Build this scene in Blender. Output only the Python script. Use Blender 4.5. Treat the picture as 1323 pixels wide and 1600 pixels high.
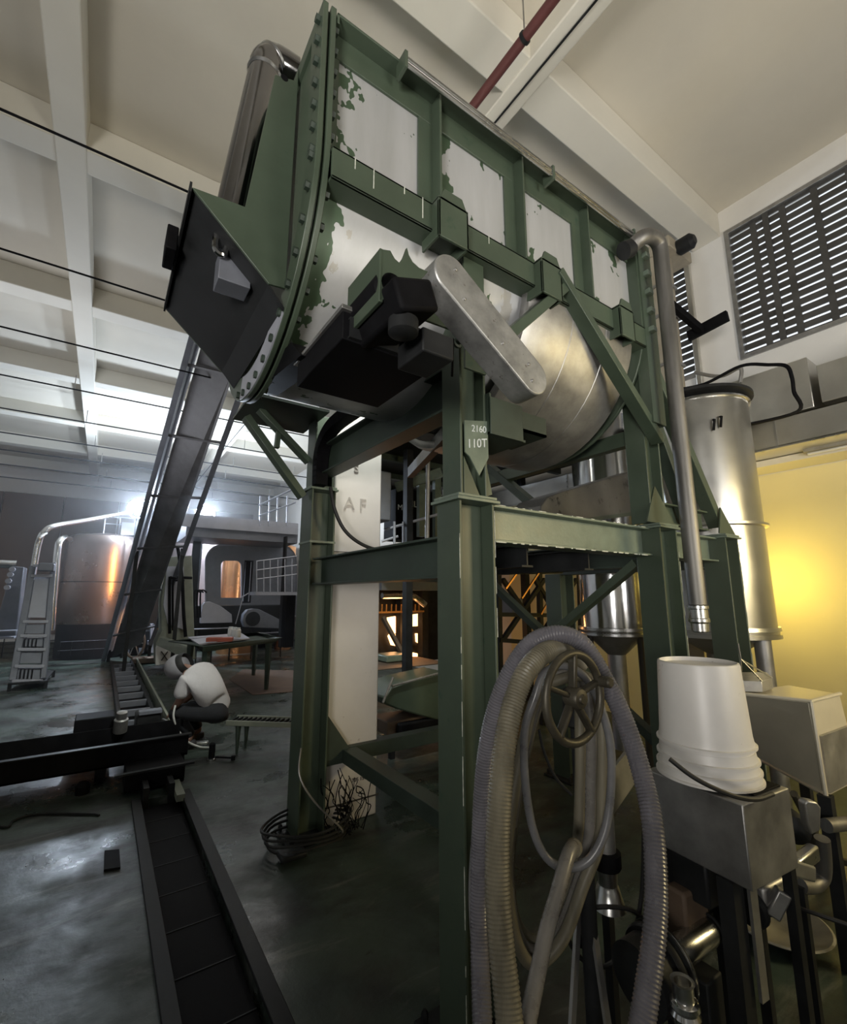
import bpy, bmesh, math, random
from mathutils import Vector, Matrix
R = math.radians
rnd = random.Random(4)
for o in list(bpy.data.objects): bpy.data.objects.remove(o)
SC = bpy.context.scene
COL = SC.collection

# ------------------------------------------------------------------ camera
EYE = Vector((0, 0, 1.6)); TILT = R(10.3); YAW = R(55.5); FPX = 717.0
cam_d = bpy.data.cameras.new('camera'); cam = bpy.data.objects.new('camera', cam_d); COL.objects.link(cam)
cam.location = EYE; cam.rotation_euler = (R(90) + TILT, 0, YAW - R(90))
cam_d.sensor_fit = 'VERTICAL'; cam_d.sensor_height = 36; cam_d.lens = FPX / 1600 * 36
cam_d.clip_start = .02; cam_d.clip_end = 200
SC.camera = cam
# ------------------------------------------------------------------ view and world
SC.view_settings.view_transform = 'Standard'; SC.view_settings.look = 'None'
SC.view_settings.exposure = 0.0; SC.view_settings.gamma = 1; SC.view_settings.use_curve_mapping = False
W = bpy.data.worlds.new('world'); SC.world = W; W.use_nodes = True
W.node_tree.nodes['Background'].inputs[0].default_value = (.86, .93, 1, 1)
W.node_tree.nodes['Background'].inputs[1].default_value = 1.3

def light(name, kind, loc, power, col, size=.5, target=None, size_y=None, spread=None):
    d = bpy.data.lights.new(name, kind); d.energy = power; d.color = col
    if kind == 'AREA':
        d.size = size
        if size_y: d.shape = 'RECTANGLE'; d.size_y = size_y
        if spread: d.spread = R(spread)
    elif kind == 'SPOT':
        d.shadow_soft_size = size; d.spot_size = R(spread or 90); d.spot_blend = .6
    else: d.shadow_soft_size = size
    o = bpy.data.objects.new(name, d); COL.objects.link(o); o.location = loc
    if target: o.rotation_euler = (Vector(target) - Vector(loc)).to_track_quat('-Z', 'Y').to_euler()
    return o
light('added_key_light', 'AREA', (-2.6, -1.6, 1.8), 84, (1, .96, .90), 1.2, (1.6, 2.2, 5.2), spread=105)  # added key light, unseen behind the camera, for trough and ceiling
light('added_fill_right', 'AREA', (2.2, -2.6, 2.2), 70, (1, .95, .86), 1.6, (4.2, 2.5, 5.2), spread=115)  # added unseen fill, aimed up to brighten the right side and ceiling
light('added_fill_back', 'AREA', (3.6, 9.0, 5.4), 60, (1, .93, .85), 2.0, (3.6, 9, 0))  # added unseen area light over the back floor, no fixture modelled
light('added_spot_middle', 'SPOT', (1.5, 2.6, 4.3), 950, (.95, 1, .93), .25, (.9, 6.2, 0), spread=85)  # added spot, hidden behind the trough, brightens the middle floor
light('added_uplight_left', 'AREA', (-1.6, 9.0, 3.4), 40, (.93, .94, 1), 2.0, (-.4, 8.5, 6.4), spread=170)  # added unseen area light aimed up at the left ceiling, no fixture
light('warm_lamp_wall', 'POINT', (5.42, 1.93, 1.75), 30, (1, .72, .12), .12)
light('added_warm_fill', 'AREA', (4.1, -1.4, 2.3), 40, (1, .80, .40), .8, (3.4, 1.3, 1.0), spread=130)  # added warm light out of view, brightens the hopper and nearby floor
light('still_glow', 'POINT', (2.75, 13.75, 1.3), 16, (1, .5, .18), .12)
light('added_tank_streak', 'AREA', (1.12, 13.0, 1.9), 26, (1, .42, .10), .14, (.0, 14.2, 1.7), size_y=2.2, spread=70)  # added strip light hidden by the press cabinet, draws the tank's orange streak

# ------------------------------------------------------------------ pixel helpers: point of the photograph on a plane / at a distance
fw = Vector((math.cos(YAW) * math.cos(TILT), math.sin(YAW) * math.cos(TILT), math.sin(TILT)))
rt = Vector((math.sin(YAW), -math.cos(YAW), 0)); up = rt.cross(fw)
def ray(x, y): return fw * FPX + rt * (x - 661.5) - up * (y - 800)
def S(x, y, ax, v):
    r = ray(x, y); i = 'XYZ'.index(ax); return EYE + r * ((v - EYE[i]) / r[i])
def D(x, y, d): return EYE + ray(x, y) * (d / FPX)
def V(*a): return Vector(a)

# ------------------------------------------------------------------ materials
MATS = {}
def mat(name, col, rough=.5, metal=0, var=.25, scale=6, bump=0, col2=None, stain=0, streak=False, emit=None, spec=None, grime=None):
    m = bpy.data.materials.new(name); m.use_nodes = True; nt = m.node_tree; n = nt.nodes; L = nt.links
    b = n['Principled BSDF']; b.inputs['Roughness'].default_value = rough; b.inputs['Metallic'].default_value = metal
    if spec is not None: b.inputs['Specular IOR Level'].default_value = spec
    MATS[name] = m
    if emit:
        b.inputs['Base Color'].default_value = (*col, 1); b.inputs['Emission Color'].default_value = (*col, 1)
        b.inputs['Emission Strength'].default_value = emit; return m
    g = n.new('ShaderNodeNewGeometry'); mp = n.new('ShaderNodeMapping'); L.new(g.outputs['Position'], mp.inputs[0])
    mp.inputs['Scale'].default_value = (1, 1, .12) if streak else (1, 1, 1)
    nz = n.new('ShaderNodeTexNoise'); nz.inputs['Scale'].default_value = scale; nz.inputs['Detail'].default_value = 6
    nz.inputs['Roughness'].default_value = .65; L.new(mp.outputs[0], nz.inputs[0])
    cr = n.new('ShaderNodeValToRGB'); L.new(nz.outputs[0], cr.inputs[0])
    cr.color_ramp.elements[0].position = .3; cr.color_ramp.elements[1].position = .7
    c2 = col2 or tuple(c * (1 + var) for c in col); c1 = tuple(c * (1 - var) for c in col)
    cr.color_ramp.elements[0].color = (*c1, 1); cr.color_ramp.elements[1].color = (*c2, 1)
    out = cr.outputs[0]
    if grime or stain:
        n2 = n.new('ShaderNodeTexNoise'); n2.inputs['Scale'].default_value = scale * 2.7; n2.inputs['Detail'].default_value = 8
        n2.inputs['Roughness'].default_value = .75; L.new(g.outputs['Position'], n2.inputs[0])
        r2 = n.new('ShaderNodeValToRGB'); L.new(n2.outputs[0], r2.inputs[0])
        t = .64 - .12 * stain; r2.color_ramp.elements[0].position = t; r2.color_ramp.elements[1].position = t + .05
        mx = n.new('ShaderNodeMix'); mx.data_type = 'RGBA'; L.new(r2.outputs[0], mx.inputs[0])
        L.new(out, mx.inputs[6]); mx.inputs[7].default_value = (*(grime or tuple(c * .3 for c in col)), 1); out = mx.outputs[2]
    L.new(out, b.inputs['Base Color'])
    mr = n.new('ShaderNodeMapRange'); L.new(nz.outputs[0], mr.inputs[0])
    mr.inputs[3].default_value = max(.03, rough - .12); mr.inputs[4].default_value = min(1, rough + .12); L.new(mr.outputs[0], b.inputs['Roughness'])
    if bump:
        bp = n.new('ShaderNodeBump'); bp.inputs['Strength'].default_value = bump; bp.inputs['Distance'].default_value = .01
        L.new(nz.outputs[0], bp.inputs['Height']); L.new(bp.outputs[0], b.inputs['Normal'])
    return m
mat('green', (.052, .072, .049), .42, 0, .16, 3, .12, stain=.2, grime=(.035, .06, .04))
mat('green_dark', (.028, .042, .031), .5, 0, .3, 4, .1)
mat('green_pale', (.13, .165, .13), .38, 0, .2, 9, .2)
mat('chip', (.50, .52, .46), .6, 0, .5, 30)
mat('steel', (.56, .56, .55), .28, 1, .1, 2.5, .05)
mat('steel_smoky', (.22, .22, .23), .13, 1, .1, 3)
mat('steel_bright', (.74, .74, .74), .14, 1, .08, 3)
mat('steel_sheet', (.62, .61, .57), .33, 1, .14, 1.6, .06)
mat('steel_dull', (.36, .355, .345), .45, .85, .25, 7, .1)
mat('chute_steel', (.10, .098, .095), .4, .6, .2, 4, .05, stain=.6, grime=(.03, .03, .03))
mat('galv_pipe', (.17, .165, .155), .5, .8, .3, 14, .1, streak=True)
mat('cast_cover', (.42, .42, .41), .45, .75, .3, 9, .25, stain=.35, grime=(.20, .18, .16))
mat('dark_steel', (.018, .019, .020), .5, .15, .4, 6, .1, spec=.2)
mat('black', (.006, .006, .007), .65, 0, .4, 8, spec=.08)
mat('rubber', (.012, .012, .012), .55, 0, .3, 8)
mat('grey_panel', (.17, .18, .21), .45, .3, .15, 4, .03)
mat('grey_light', (.36, .37, .42), .45, .2, .1, 4)
mat('grey_green', (.20, .215, .17), .5, 0, .2, 4)
mat('plaster', (.60, .56, .475), .85, 0, .05, .8, .05)
mat('plaster_beam', (.68, .65, .57), .8, 0, .04, 1, .05)
mat('plaster_white', (.74, .72, .68), .75, 0, .05, 1.2, .05)
mat('column_paint', (.60, .57, .54), .6, 0, .06, 2, .05, stain=.12, grime=(.32, .28, .25))
mat('brown_wall', (.20, .145, .12), .8, 0, .12, 1)
mat('yellow_wall', (.78, .70, .40), .7, 0, .06, .7)
mat('tower_beige', (.36, .32, .25), .55, .25, .18, 6, .05, streak=True)
mat('louver', (.085, .083, .08), .5, .4, .25, 4)
mat('copper_tank', (.30, .245, .225), .30, .9, .12, 1.1)
mat('copper', (.72, .36, .17), .24, .9, .12, 2)
mat('pink_tank', (.40, .33, .33), .35, .7, .08, 1)
mat('belt', (.13, .13, .14), .45, .1, .3, 3)
mat('red', (.30, .06, .03), .5, 0, .2, 5)
mat('pipe_red', (.10, .03, .028), .55, 0, .2, 4)
mat('mat_brown', (.10, .065, .045), .8, 0, .25, 5)
mat('bucket_white', (.70, .68, .65), .38, 0, .05, 5, .0, stain=.02, grime=(.40, .36, .33))
mat('hose_grey', (.15, .15, .155), .30, 0, .25, 12)
mat('hose_olive', (.155, .14, .10), .42, 0, .45, 14, .1, streak=True)
mat('hose_pale', (.17, .16, .145), .28, 0, .25, 10)
mat('hose_violet', (.13, .125, .14), .28, 0, .25, 10)
mat('handwheel', (.065, .058, .042), .45, .5, .3, 20, .1)
mat('beige_box', (.50, .46, .36), .4, .2, .15, 2)
mat('shirt', (.50, .48, .49), .85, 0, .06, 6, .9)
mat('cap', (.20, .195, .21), .85, 0, .1, 8)
mat('trousers', (.016, .017, .021), .85, 0, .3, 8)
mat('skin', (.20, .11, .08), .6, 0, .1, 8)
mat('hair', (.01, .01, .01), .6, 0, .1, 8)
mat('shoe', (.03, .03, .035), .6, 0, .3, 10)
mat('white_plastic', (.62, .62, .60), .4, 0, .05, 6)
mat('faded_ink', (.40, .37, .34), .7, 0, .3, 20)
mat('ink', (.05, .045, .04), .7, 0, .1, 5)
mat('wood', (.11, .075, .05), .7, 0, .3, 5)
mat('chalk', (.62, .66, .68), .7, 0, .2, 20)
mat('glass_pane', (.10, .07, .07), .2, 0, .2, 2)
mat('fire', (1, .50, .20), .5, emit=5)
mat('lamp_face', (.80, .90, 1), .5, emit=40)
mat('tube_face', (1, .95, .85), .5, emit=4)

def floor_mat():
    m = bpy.data.materials.new('painted_floor'); m.use_nodes = True; nt = m.node_tree; n = nt.nodes; L = nt.links; b = n['Principled BSDF']
    g = n.new('ShaderNodeNewGeometry')
    def noise(sc, det, scl=(1, 1, 1), dist=0):
        mp = n.new('ShaderNodeMapping'); L.new(g.outputs['Position'], mp.inputs[0]); mp.inputs['Scale'].default_value = scl
        z = n.new('ShaderNodeTexNoise'); z.inputs['Scale'].default_value = sc; z.inputs['Detail'].default_value = det
        z.inputs['Roughness'].default_value = .68; z.inputs['Distortion'].default_value = dist; L.new(mp.outputs[0], z.inputs[0]); return z
    def ramp(z, a, c, ca, cc):
        r = n.new('ShaderNodeValToRGB'); L.new(z.outputs[0], r.inputs[0]); e = r.color_ramp.elements
        e[0].position = a; e[1].position = c; e[0].color = (*ca, 1); e[1].color = (*cc, 1); return r
    def mix(f, a, c):
        x = n.new('ShaderNodeMix'); x.data_type = 'RGBA'; L.new(f, x.inputs[0]); L.new(a, x.inputs[6])
        if isinstance(c, tuple): x.inputs[7].default_value = (*c, 1)
        else: L.new(c, x.inputs[7])
        return x.outputs[2]
    base = ramp(noise(.8, 8), .3, .7, (.014, .022, .018), (.050, .074, .058))
    dirt = ramp(noise(1.4, 10, (.6, 1.6, 1), .8), .46, .60, (0, 0, 0), (1, 1, 1))
    worn = ramp(noise(2.6, 10, (.5, 1.9, 1), .5), .56, .68, (0, 0, 0), (.8, .8, .8))
    fleck = ramp(noise(9, 9, (1, 1, 1), 1.0), .66, .68, (0, 0, 0), (1, 1, 1))
    c = mix(dirt.outputs[0], base.outputs[0], (.014, .015, .013))
    c = mix(worn.outputs[0], c, (.11, .115, .105)); c = mix(fleck.outputs[0], c, (.008, .009, .008))
    L.new(c, b.inputs['Base Color'])
    rr = ramp(noise(1.1, 8), .38, .62, (.22,) * 3, (.65,) * 3); L.new(rr.outputs[0], b.inputs['Roughness'])
    bp = n.new('ShaderNodeBump'); bp.inputs['Strength'].default_value = .25; bp.inputs['Distance'].default_value = .02
    L.new(noise(4, 8).outputs[0], bp.inputs['Height']); L.new(bp.outputs[0], b.inputs['Normal'])
    MATS['floor'] = m
floor_mat()
def shell_mat():      # silver paint with left-over green patches
    m = bpy.data.materials.new('silver_paint_shell'); m.use_nodes = True; nt = m.node_tree; n = nt.nodes; L = nt.links; b = n['Principled BSDF']
    g = n.new('ShaderNodeNewGeometry'); sep = n.new('ShaderNodeSeparateXYZ'); L.new(g.outputs['Position'], sep.inputs[0])
    def noise(sc, det, scl):
        mp = n.new('ShaderNodeMapping'); L.new(g.outputs['Position'], mp.inputs[0]); mp.inputs['Scale'].default_value = scl
        z = n.new('ShaderNodeTexNoise'); z.inputs['Scale'].default_value = sc; z.inputs['Detail'].default_value = det
        z.inputs['Roughness'].default_value = .6; L.new(mp.outputs[0], z.inputs[0]); return z.outputs[0]
    def math_(op, a, c=None):
        q = n.new('ShaderNodeMath'); q.operation = op
        for i, v in enumerate((a, c)):
            if v is None: continue
            if isinstance(v, (int, float)): q.inputs[i].default_value = v
            else: L.new(v, q.inputs[i])
        return q.outputs[0]
    base = n.new('ShaderNodeValToRGB'); L.new(noise(3, 8, (1, 1, .15)), base.inputs[0])
    e = base.color_ramp.elements; e[0].position = .3; e[1].position = .7; e[0].color = (.34, .345, .34, 1); e[1].color = (.52, .53, .55, 1)
    # dense near the flanged end, near every rib edge and along the top edge
    fx = math_('ABSOLUTE', math_('SUBTRACT', math_('FRACT', math_('DIVIDE', math_('SUBTRACT', sep.outputs[0], .53 - .285), .5675)), .5))
    rib = math_('MULTIPLY', math_('SUBTRACT', .16, fx), .9)
    rib = math_('MAXIMUM', rib, 0)
    endf = math_('MAXIMUM', math_('MULTIPLY', math_('SUBTRACT', .68, sep.outputs[0]), 1.3), 0)
    top = math_('MAXIMUM', math_('MULTIPLY', math_('SUBTRACT', sep.outputs[2], 3.66), .8), 0)
    lim = math_('ADD', math_('ADD', noise(7, 3, (1.2, 1.2, .8)), math_('MAXIMUM', rib, top)), endf)
    th = math_('GREATER_THAN', lim, .655)
    mx = n.new('ShaderNodeMix'); mx.data_type = 'RGBA'; L.new(th, mx.inputs[0]); L.new(base.outputs[0], mx.inputs[6]); mx.inputs[7].default_value = (.060, .098, .058, 1)
    ru = math_('MULTIPLY', math_('GREATER_THAN', noise(5, 9, (1, 1, .25)), .66), .5)
    m2 = n.new('ShaderNodeMix'); m2.data_type = 'RGBA'; L.new(ru, m2.inputs[0]); L.new(mx.outputs[2], m2.inputs[6]); m2.inputs[7].default_value = (.30, .27, .20, 1)
    L.new(m2.outputs[2], b.inputs['Base Color']); b.inputs['Roughness'].default_value = .42; b.inputs['Metallic'].default_value = .35
    MATS['shell'] = m
shell_mat()

# ------------------------------------------------------------------ mesh builder
class MB:
    def __init__(s): s.v = []; s.f = []
    def add(s, vs, fs):
        k = len(s.v); s.v += [Vector(v) for v in vs]; s.f += [tuple(i + k for i in f) for f in fs]; return s
    def box(s, p0, p1):
        (a, b, c), (d, e, f) = p0, p1
        vs = [(x, y, z) for x in (a, d) for y in (b, e) for z in (c, f)]
        return s.add(vs, [(0, 1, 3, 2), (4, 6, 7, 5), (0, 4, 5, 1), (2, 3, 7, 6), (0, 2, 6, 4), (1, 5, 7, 3)])
    def obox(s, c, sx, sy, sz, ax):      # ax: three unit vectors
        c = Vector(c); x, y, z = [Vector(a) for a in ax]
        vs = [c + x * (i * sx / 2) + y * (j * sy / 2) + z * (k * sz / 2) for i in (-1, 1) for j in (-1, 1) for k in (-1, 1)]
        return s.add(vs, [(0, 1, 3, 2), (4, 6, 7, 5), (0, 4, 5, 1), (2, 3, 7, 6), (0, 2, 6, 4), (1, 5, 7, 3)])
    def frame(s, a, b, u=(0, 0, 1)):
        a = Vector(a); b = Vector(b); d = (b - a).normalized(); u = Vector(u)
        if abs(d.dot(u)) > .98: u = Vector((0, 1, 0))
        x = d.cross(u).normalized(); return a, b, d, x, x.cross(d).normalized()
    def sweep(s, prof, a, b, u=(0, 0, 1)):      # closed outline (x, u) extruded from a to b
        a, b, d, x, y = s.frame(a, b, u); n = len(prof)
        vs = [a + x * p + y * q for p, q in prof] + [b + x * p + y * q for p, q in prof]
        fs = [(i, (i + 1) % n, n + (i + 1) % n, n + i) for i in range(n)]
        return s.add(vs, fs + [tuple(range(n))[::-1], tuple(range(n, 2 * n))])
    def bar(s, a, b, w, h, u=(0, 0, 1)):
        return s.sweep([(-w / 2, -h / 2), (w / 2, -h / 2), (w / 2, h / 2), (-w / 2, h / 2)], a, b, u)
    def ibeam(s, a, b, w, h, t=.012, u=(0, 0, 1)):
        W_, H_ = w / 2, h / 2
        return s.sweep([(-W_, -H_), (W_, -H_), (W_, -H_ + t), (t / 2, -H_ + t), (t / 2, H_ - t), (W_, H_ - t), (W_, H_), (-W_, H_), (-W_, H_ - t), (-t / 2, H_ - t), (-t / 2, -H_ + t), (-W_, -H_ + t)], a, b, u)
    def channel(s, a, b, w, h, t=.01, u=(0, 0, 1), side=1):
        q = side; pr = [(0, -h / 2), (q * w, -h / 2), (q * w, -h / 2 + t), (q * t, -h / 2 + t), (q * t, h / 2 - t), (q * w, h / 2 - t), (q * w, h / 2), (0, h / 2)]
        return s.sweep(pr if q > 0 else pr[::-1], a, b, u)
    def angle(s, a, b, w, h, t=.01, u=(0, 0, 1)):
        return s.sweep([(0, 0), (w, 0), (w, t), (t, t), (t, h), (0, h)], a, b, u)
    def tube(s, pts, r, n=12, cap=True, hole=0):
        pts = [Vector(p) for p in pts]; m = len(pts); rs = r if isinstance(r, (list, tuple)) else [r] * m
        t0 = (pts[1] - pts[0]).normalized(); u = Vector((0, 0, 1)) if abs(t0.z) < .9 else Vector((1, 0, 0))
        x = t0.cross(u).normalized(); k = len(s.v)
        for i, p in enumerate(pts):
            t = (pts[min(i + 1, m - 1)] - pts[max(i - 1, 0)]).normalized()
            x = (x - t * x.dot(t)).normalized(); y = t.cross(x)
            for j in range(n):
                a = 2 * math.pi * j / n; s.v.append(p + (x * math.cos(a) + y * math.sin(a)) * rs[i])
        for i in range(m - 1):
            for j in range(n):
                s.f.append((k + i * n + j, k + i * n + (j + 1) % n, k + (i + 1) * n + (j + 1) % n, k + (i + 1) * n + j))
        if cap: s.f.append(tuple(k + j for j in range(n))[::-1]); s.f.append(tuple(k + (m - 1) * n + j for j in range(n)))
        return s
    def loop(s, pts, r, n=10):
        pts = [Vector(p) for p in pts]; m = len(pts); k = len(s.v)
        c = sum(pts, Vector()) / m; nr = (pts[0] - c).cross(pts[m // 4] - c).normalized()
        for i, p in enumerate(pts):
            t = (pts[(i + 1) % m] - pts[i - 1]).normalized(); x = nr; y = t.cross(x).normalized()
            for j in range(n):
                a = 2 * math.pi * j / n; s.v.append(p + (x * math.cos(a) + y * math.sin(a)) * r)
        for i in range(m):
            q = (i + 1) % m
            for j in range(n): s.f.append((k + i * n + j, k + i * n + (j + 1) % n, k + q * n + (j + 1) % n, k + q * n + j))
        return s
    def lathe(s, prof, o, ax=(0, 0, 1), n=32, a0=0, a1=360, closed=False):
        o = Vector(o); z = Vector(ax).normalized(); u = Vector((0, 0, 1)) if abs(z.z) < .9 else Vector((1, 0, 0))
        x = z.cross(u).normalized(); y = z.cross(x); k = len(s.v); full = abs(a1 - a0) >= 360; m = n if full else n + 1; P = len(prof)
        for i in range(m):
            a = R(a0 + (a1 - a0) * i / n); d = x * math.cos(a) + y * math.sin(a)
            for r, h in prof: s.v.append(o + d * r + z * h)
        for i in range(n):
            q = (i + 1) % m
            for j in range(P if closed else P - 1):
                jj = (j + 1) % P; s.f.append((k + i * P + j, k + q * P + j, k + q * P + jj, k + i * P + jj))
        if full and not closed:
            for j in (0, P - 1):
                if prof[j][0] > 1e-5: s.f.append(tuple(k + i * P + j for i in range(n)))
        return s
    def prism(s, poly, ext):
        poly = [Vector(p) for p in poly]; e = Vector(ext); n = len(poly)
        return s.add(poly + [p + e for p in poly], [tuple(range(n))[::-1], tuple(range(n, 2 * n))] + [(i, (i + 1) % n, n + (i + 1) % n, n + i) for i in range(n)])
    def ring(s, out, inn, ext):      # two matching outlines, extruded
        n = len(out); e = Vector(ext); vs = [Vector(p) for p in out] + [Vector(p) for p in inn]; vs = vs + [v + e for v in vs]; fs = []
        for i in range(n):
            j = (i + 1) % n
            fs += [(i, j, n + j, n + i), (2 * n + i, 3 * n + i, 3 * n + j, 2 * n + j), (i, 2 * n + i, 2 * n + j, j), (n + i, n + j, 3 * n + j, 3 * n + i)]
        return s.add(vs, fs)
    def build(s, name, m, parent=None, org=None, bev=0, smooth=35, solid=0, kind=None):
        me = bpy.data.meshes.new(name)
        o = bpy.data.objects.new(name, me); COL.objects.link(o)
        if parent is not None:
            base = Vector(parent.get('_w', (0, 0, 0))); o.parent = parent; o['_w'] = tuple(base)
        else:
            if org is None:
                xs = [v.x for v in s.v]; ys = [v.y for v in s.v]; zs = [v.z for v in s.v]
                org = ((min(xs) + max(xs)) / 2, (min(ys) + max(ys)) / 2, min(zs))
            base = Vector(org); o.location = base; o['_w'] = tuple(base)
        me.from_pydata([v - base for v in s.v], [], s.f); me.validate()
        bm = bmesh.new(); bm.from_mesh(me); bmesh.ops.recalc_face_normals(bm, faces=bm.faces[:]); bm.to_mesh(me); bm.free()
        me.materials.append(MATS[m] if isinstance(m, str) else m)
        if smooth:
            me.polygons.foreach_set('use_smooth', [True] * len(me.polygons)); me.set_sharp_from_angle(angle=R(smooth))
        if solid: q = o.modifiers.new('thickness', 'SOLIDIFY'); q.thickness = solid; q.offset = 0
        if bev: q = o.modifiers.new('bevel', 'BEVEL'); q.width = bev; q.segments = 2; q.limit_method = 'ANGLE'; q.angle_limit = R(40)
        if kind: o['kind'] = kind
        return o
def each(mb, name, m, parent, **k):      # one part per separate piece
    par = list(range(len(mb.v)))
    def find(i):
        while par[i] != i: par[i] = par[par[i]]; i = par[i]
        return i
    for f in mb.f:
        a = find(f[0])
        for i in f[1:]: par[find(i)] = a
    groups = {}
    for f in mb.f: groups.setdefault(find(f[0]), []).append(f)
    out = []
    for fs in groups.values():
        ids = sorted({i for f in fs for i in f}); ix = {v: j for j, v in enumerate(ids)}
        q = MB(); q.v = [mb.v[i] for i in ids]; q.f = [tuple(ix[i] for i in f) for f in fs]; out.append(q.build(name, m, parent, **k))
    return out
def thing(name, label, cat, loc, group=None):
    o = bpy.data.objects.new(name, None); COL.objects.link(o); o.location = loc; o['_w'] = tuple(loc); o.empty_display_size = .05
    o['label'] = label; o['category'] = cat
    if group: o['group'] = group
    return o
def tag(o, label, cat, group=None):
    o['label'] = label; o['category'] = cat
    if group: o['group'] = group
    return o
def struct(name, mb, m, **k): return mb.build(name, m, kind='structure', **k)
def copy_tree(o, parent=None):
    c = o.copy(); COL.objects.link(c); c.parent = parent
    for ch in list(o.children): copy_tree(ch, c)
    return c
def spline(pts, n=8, closed=False):
    pts = [Vector(p) for p in pts]; m = len(pts); out = []
    g = (lambda i: pts[i % m]) if closed else (lambda i: pts[max(0, min(m - 1, i))])
    for i in range(m if closed else m - 1):
        a, b, c, d = g(i - 1), g(i), g(i + 1), g(i + 2)
        for k in range(n):
            t = k / n; out.append(.5 * ((2 * b) + (c - a) * t + (2 * a - 5 * b + 4 * c - d) * t * t + (3 * b - a - 3 * c + d) * t ** 3))
    if not closed: out.append(pts[-1])
    return out
def resample(pts, step):
    L = [0]
    for a, b in zip(pts, pts[1:]): L.append(L[-1] + (b - a).length)
    n = max(4, int(L[-1] / step)); out = []; j = 0
    for i in range(n + 1):
        t = L[-1] * i / n
        while j < len(L) - 2 and L[j + 1] < t: j += 1
        out.append(pts[j].lerp(pts[j + 1], (t - L[j]) / max(1e-9, L[j + 1] - L[j])))
    return out
def text(body, size, c, xdir, ydir, name, m, parent, depth=.002):
    cu = bpy.data.curves.new(name, 'FONT'); cu.body = body; cu.size = size; cu.extrude = depth; cu.align_x = 'CENTER'; cu.align_y = 'CENTER'
    t = bpy.data.objects.new(name, cu); COL.objects.link(t)
    dg = bpy.context.evaluated_depsgraph_get(); me = bpy.data.meshes.new_from_object(t.evaluated_get(dg)); bpy.data.objects.remove(t)
    x = Vector(xdir).normalized(); y = Vector(ydir).normalized(); z = x.cross(y); b = MB()
    b.add([Vector(c) + x * v.co.x + y * v.co.y + z * v.co.z for v in me.vertices], [tuple(p.vertices) for p in me.polygons])
    return b.build(name, m, parent, smooth=0)

# =================================================================== THE HALL
b = MB().box((-7, -5, -.3), (.40, 24, 0)).box((.70, -5, -.3), (7, 24, 0)).box((.40, 4.55, -.3), (.70, 24, 0)).box((.40, -5, -.3), (.70, 1.2, 0))
b.box((.40, 1.2, -.3), (.70, 4.55, -.10)); struct('floor', b, 'floor', smooth=0)
CZ = 6.42; BZ = 6.08
struct('ceiling', MB().box((-7, -5, CZ), (6.3, 24, CZ + .2)), 'plaster', smooth=0)
k = 1
for x0, x1 in ((-4.0, -3.75), (-.86, -.60), (2.52, 2.75)):
    struct('trim_%d' % k, MB().box((x0, -5, BZ - .02), (x1, 22, CZ)), 'plaster_beam', bev=.012); k += 1
for i in range(-2, 7):
    y = 2.24 + 3.14 * i
    struct('trim_%d' % k, MB().box((-7, y - .17, BZ), (6, y + .17, CZ)), 'plaster_beam', bev=.012); k += 1
struct('wall_back', MB().box((-7, 22, 0), (6.3, 22.2, CZ)), 'plaster_white', smooth=0)
struct('wall_left', MB().box((-7.2, -5, 0), (-7, 22.2, CZ)), 'plaster_white', smooth=0)
struct('wall_front', MB().box((-7.2, -5.2, 0), (6.3, -5, CZ)), 'plaster_white', smooth=0)
b = MB()
for i in range(7):
    b.box((-6.8 + i * 1.75, 21.9, .2), (-5.09 + i * 1.75, 22.0, 5.3))
struct('trim_%d' % k, b, 'brown_wall', bev=.01); k += 1
# right-hand wall with two louvred openings
XW = 6.0; L0, L1 = 4.36, 6.10
b = MB()
b.box((XW, -5, 2.93), (XW + .25, 24, L0)).box((XW, -5, L1), (XW + .25, 24, CZ)).box((XW, 2.03, L0), (XW + .25, 2.46, L1)).box((XW, 3.75, L0), (XW + .25, 24, L1)).box((XW, -5, L0), (XW + .25, -1.2, L1))
struct('wall_right', b, 'plaster_white', smooth=0)
struct('wall_right_lower', MB().box((XW, -5, 0), (XW + .25, 6.0, 2.93)), 'yellow_wall', smooth=0)
struct('wall_right_rear', MB().box((XW, 6.0, 0), (XW + .25, 24, 2.93)), 'plaster_white', smooth=0)
def louver(n, y0, y1):
    f = struct('window_%d' % n, MB().ring([(XW - .03, y0, L0), (XW - .03, y1, L0), (XW - .03, y1, L1), (XW - .03, y0, L1)], [(XW - .03, y0 + .05, L0 + .05), (XW - .03, y1 - .05, L0 + .05), (XW - .03, y1 - .05, L1 - .05), (XW - .03, y0 + .05, L1 - .05)], (.07, 0, 0)), 'steel_dull', bev=.005)
    p = MB(); n_ = 17; dz = (L1 - L0 - .1) / n_
    for i in range(n_ + 1):
        z = L0 + .05 + i * dz; p.box((XW + .02, y0 + .05, z - dz * .38), (XW + .035, y1 - .05, z + dz * .34))
    nb = max(2, int((y1 - y0) / .27)); w = (y1 - y0) / nb
    for i in range(nb + 1):
        y = y0 + i * w; p.box((XW + .012, y - .03, L0 + .05), (XW + .04, y + .03, L1 - .05))
    p.build('slat_panel', 'louver', f, smooth=0)
    q = MB(); y = y0 + .9
    while y < y1: q.box((XW - .01, y - .03, L0 + .05), (XW + .012, y + .03, L1 - .05)); y += .95
    if q.v: q.build('mullion', 'louver', f)
louver(1, -1.2, 2.03); louver(2, 2.46, 3.75)
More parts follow.
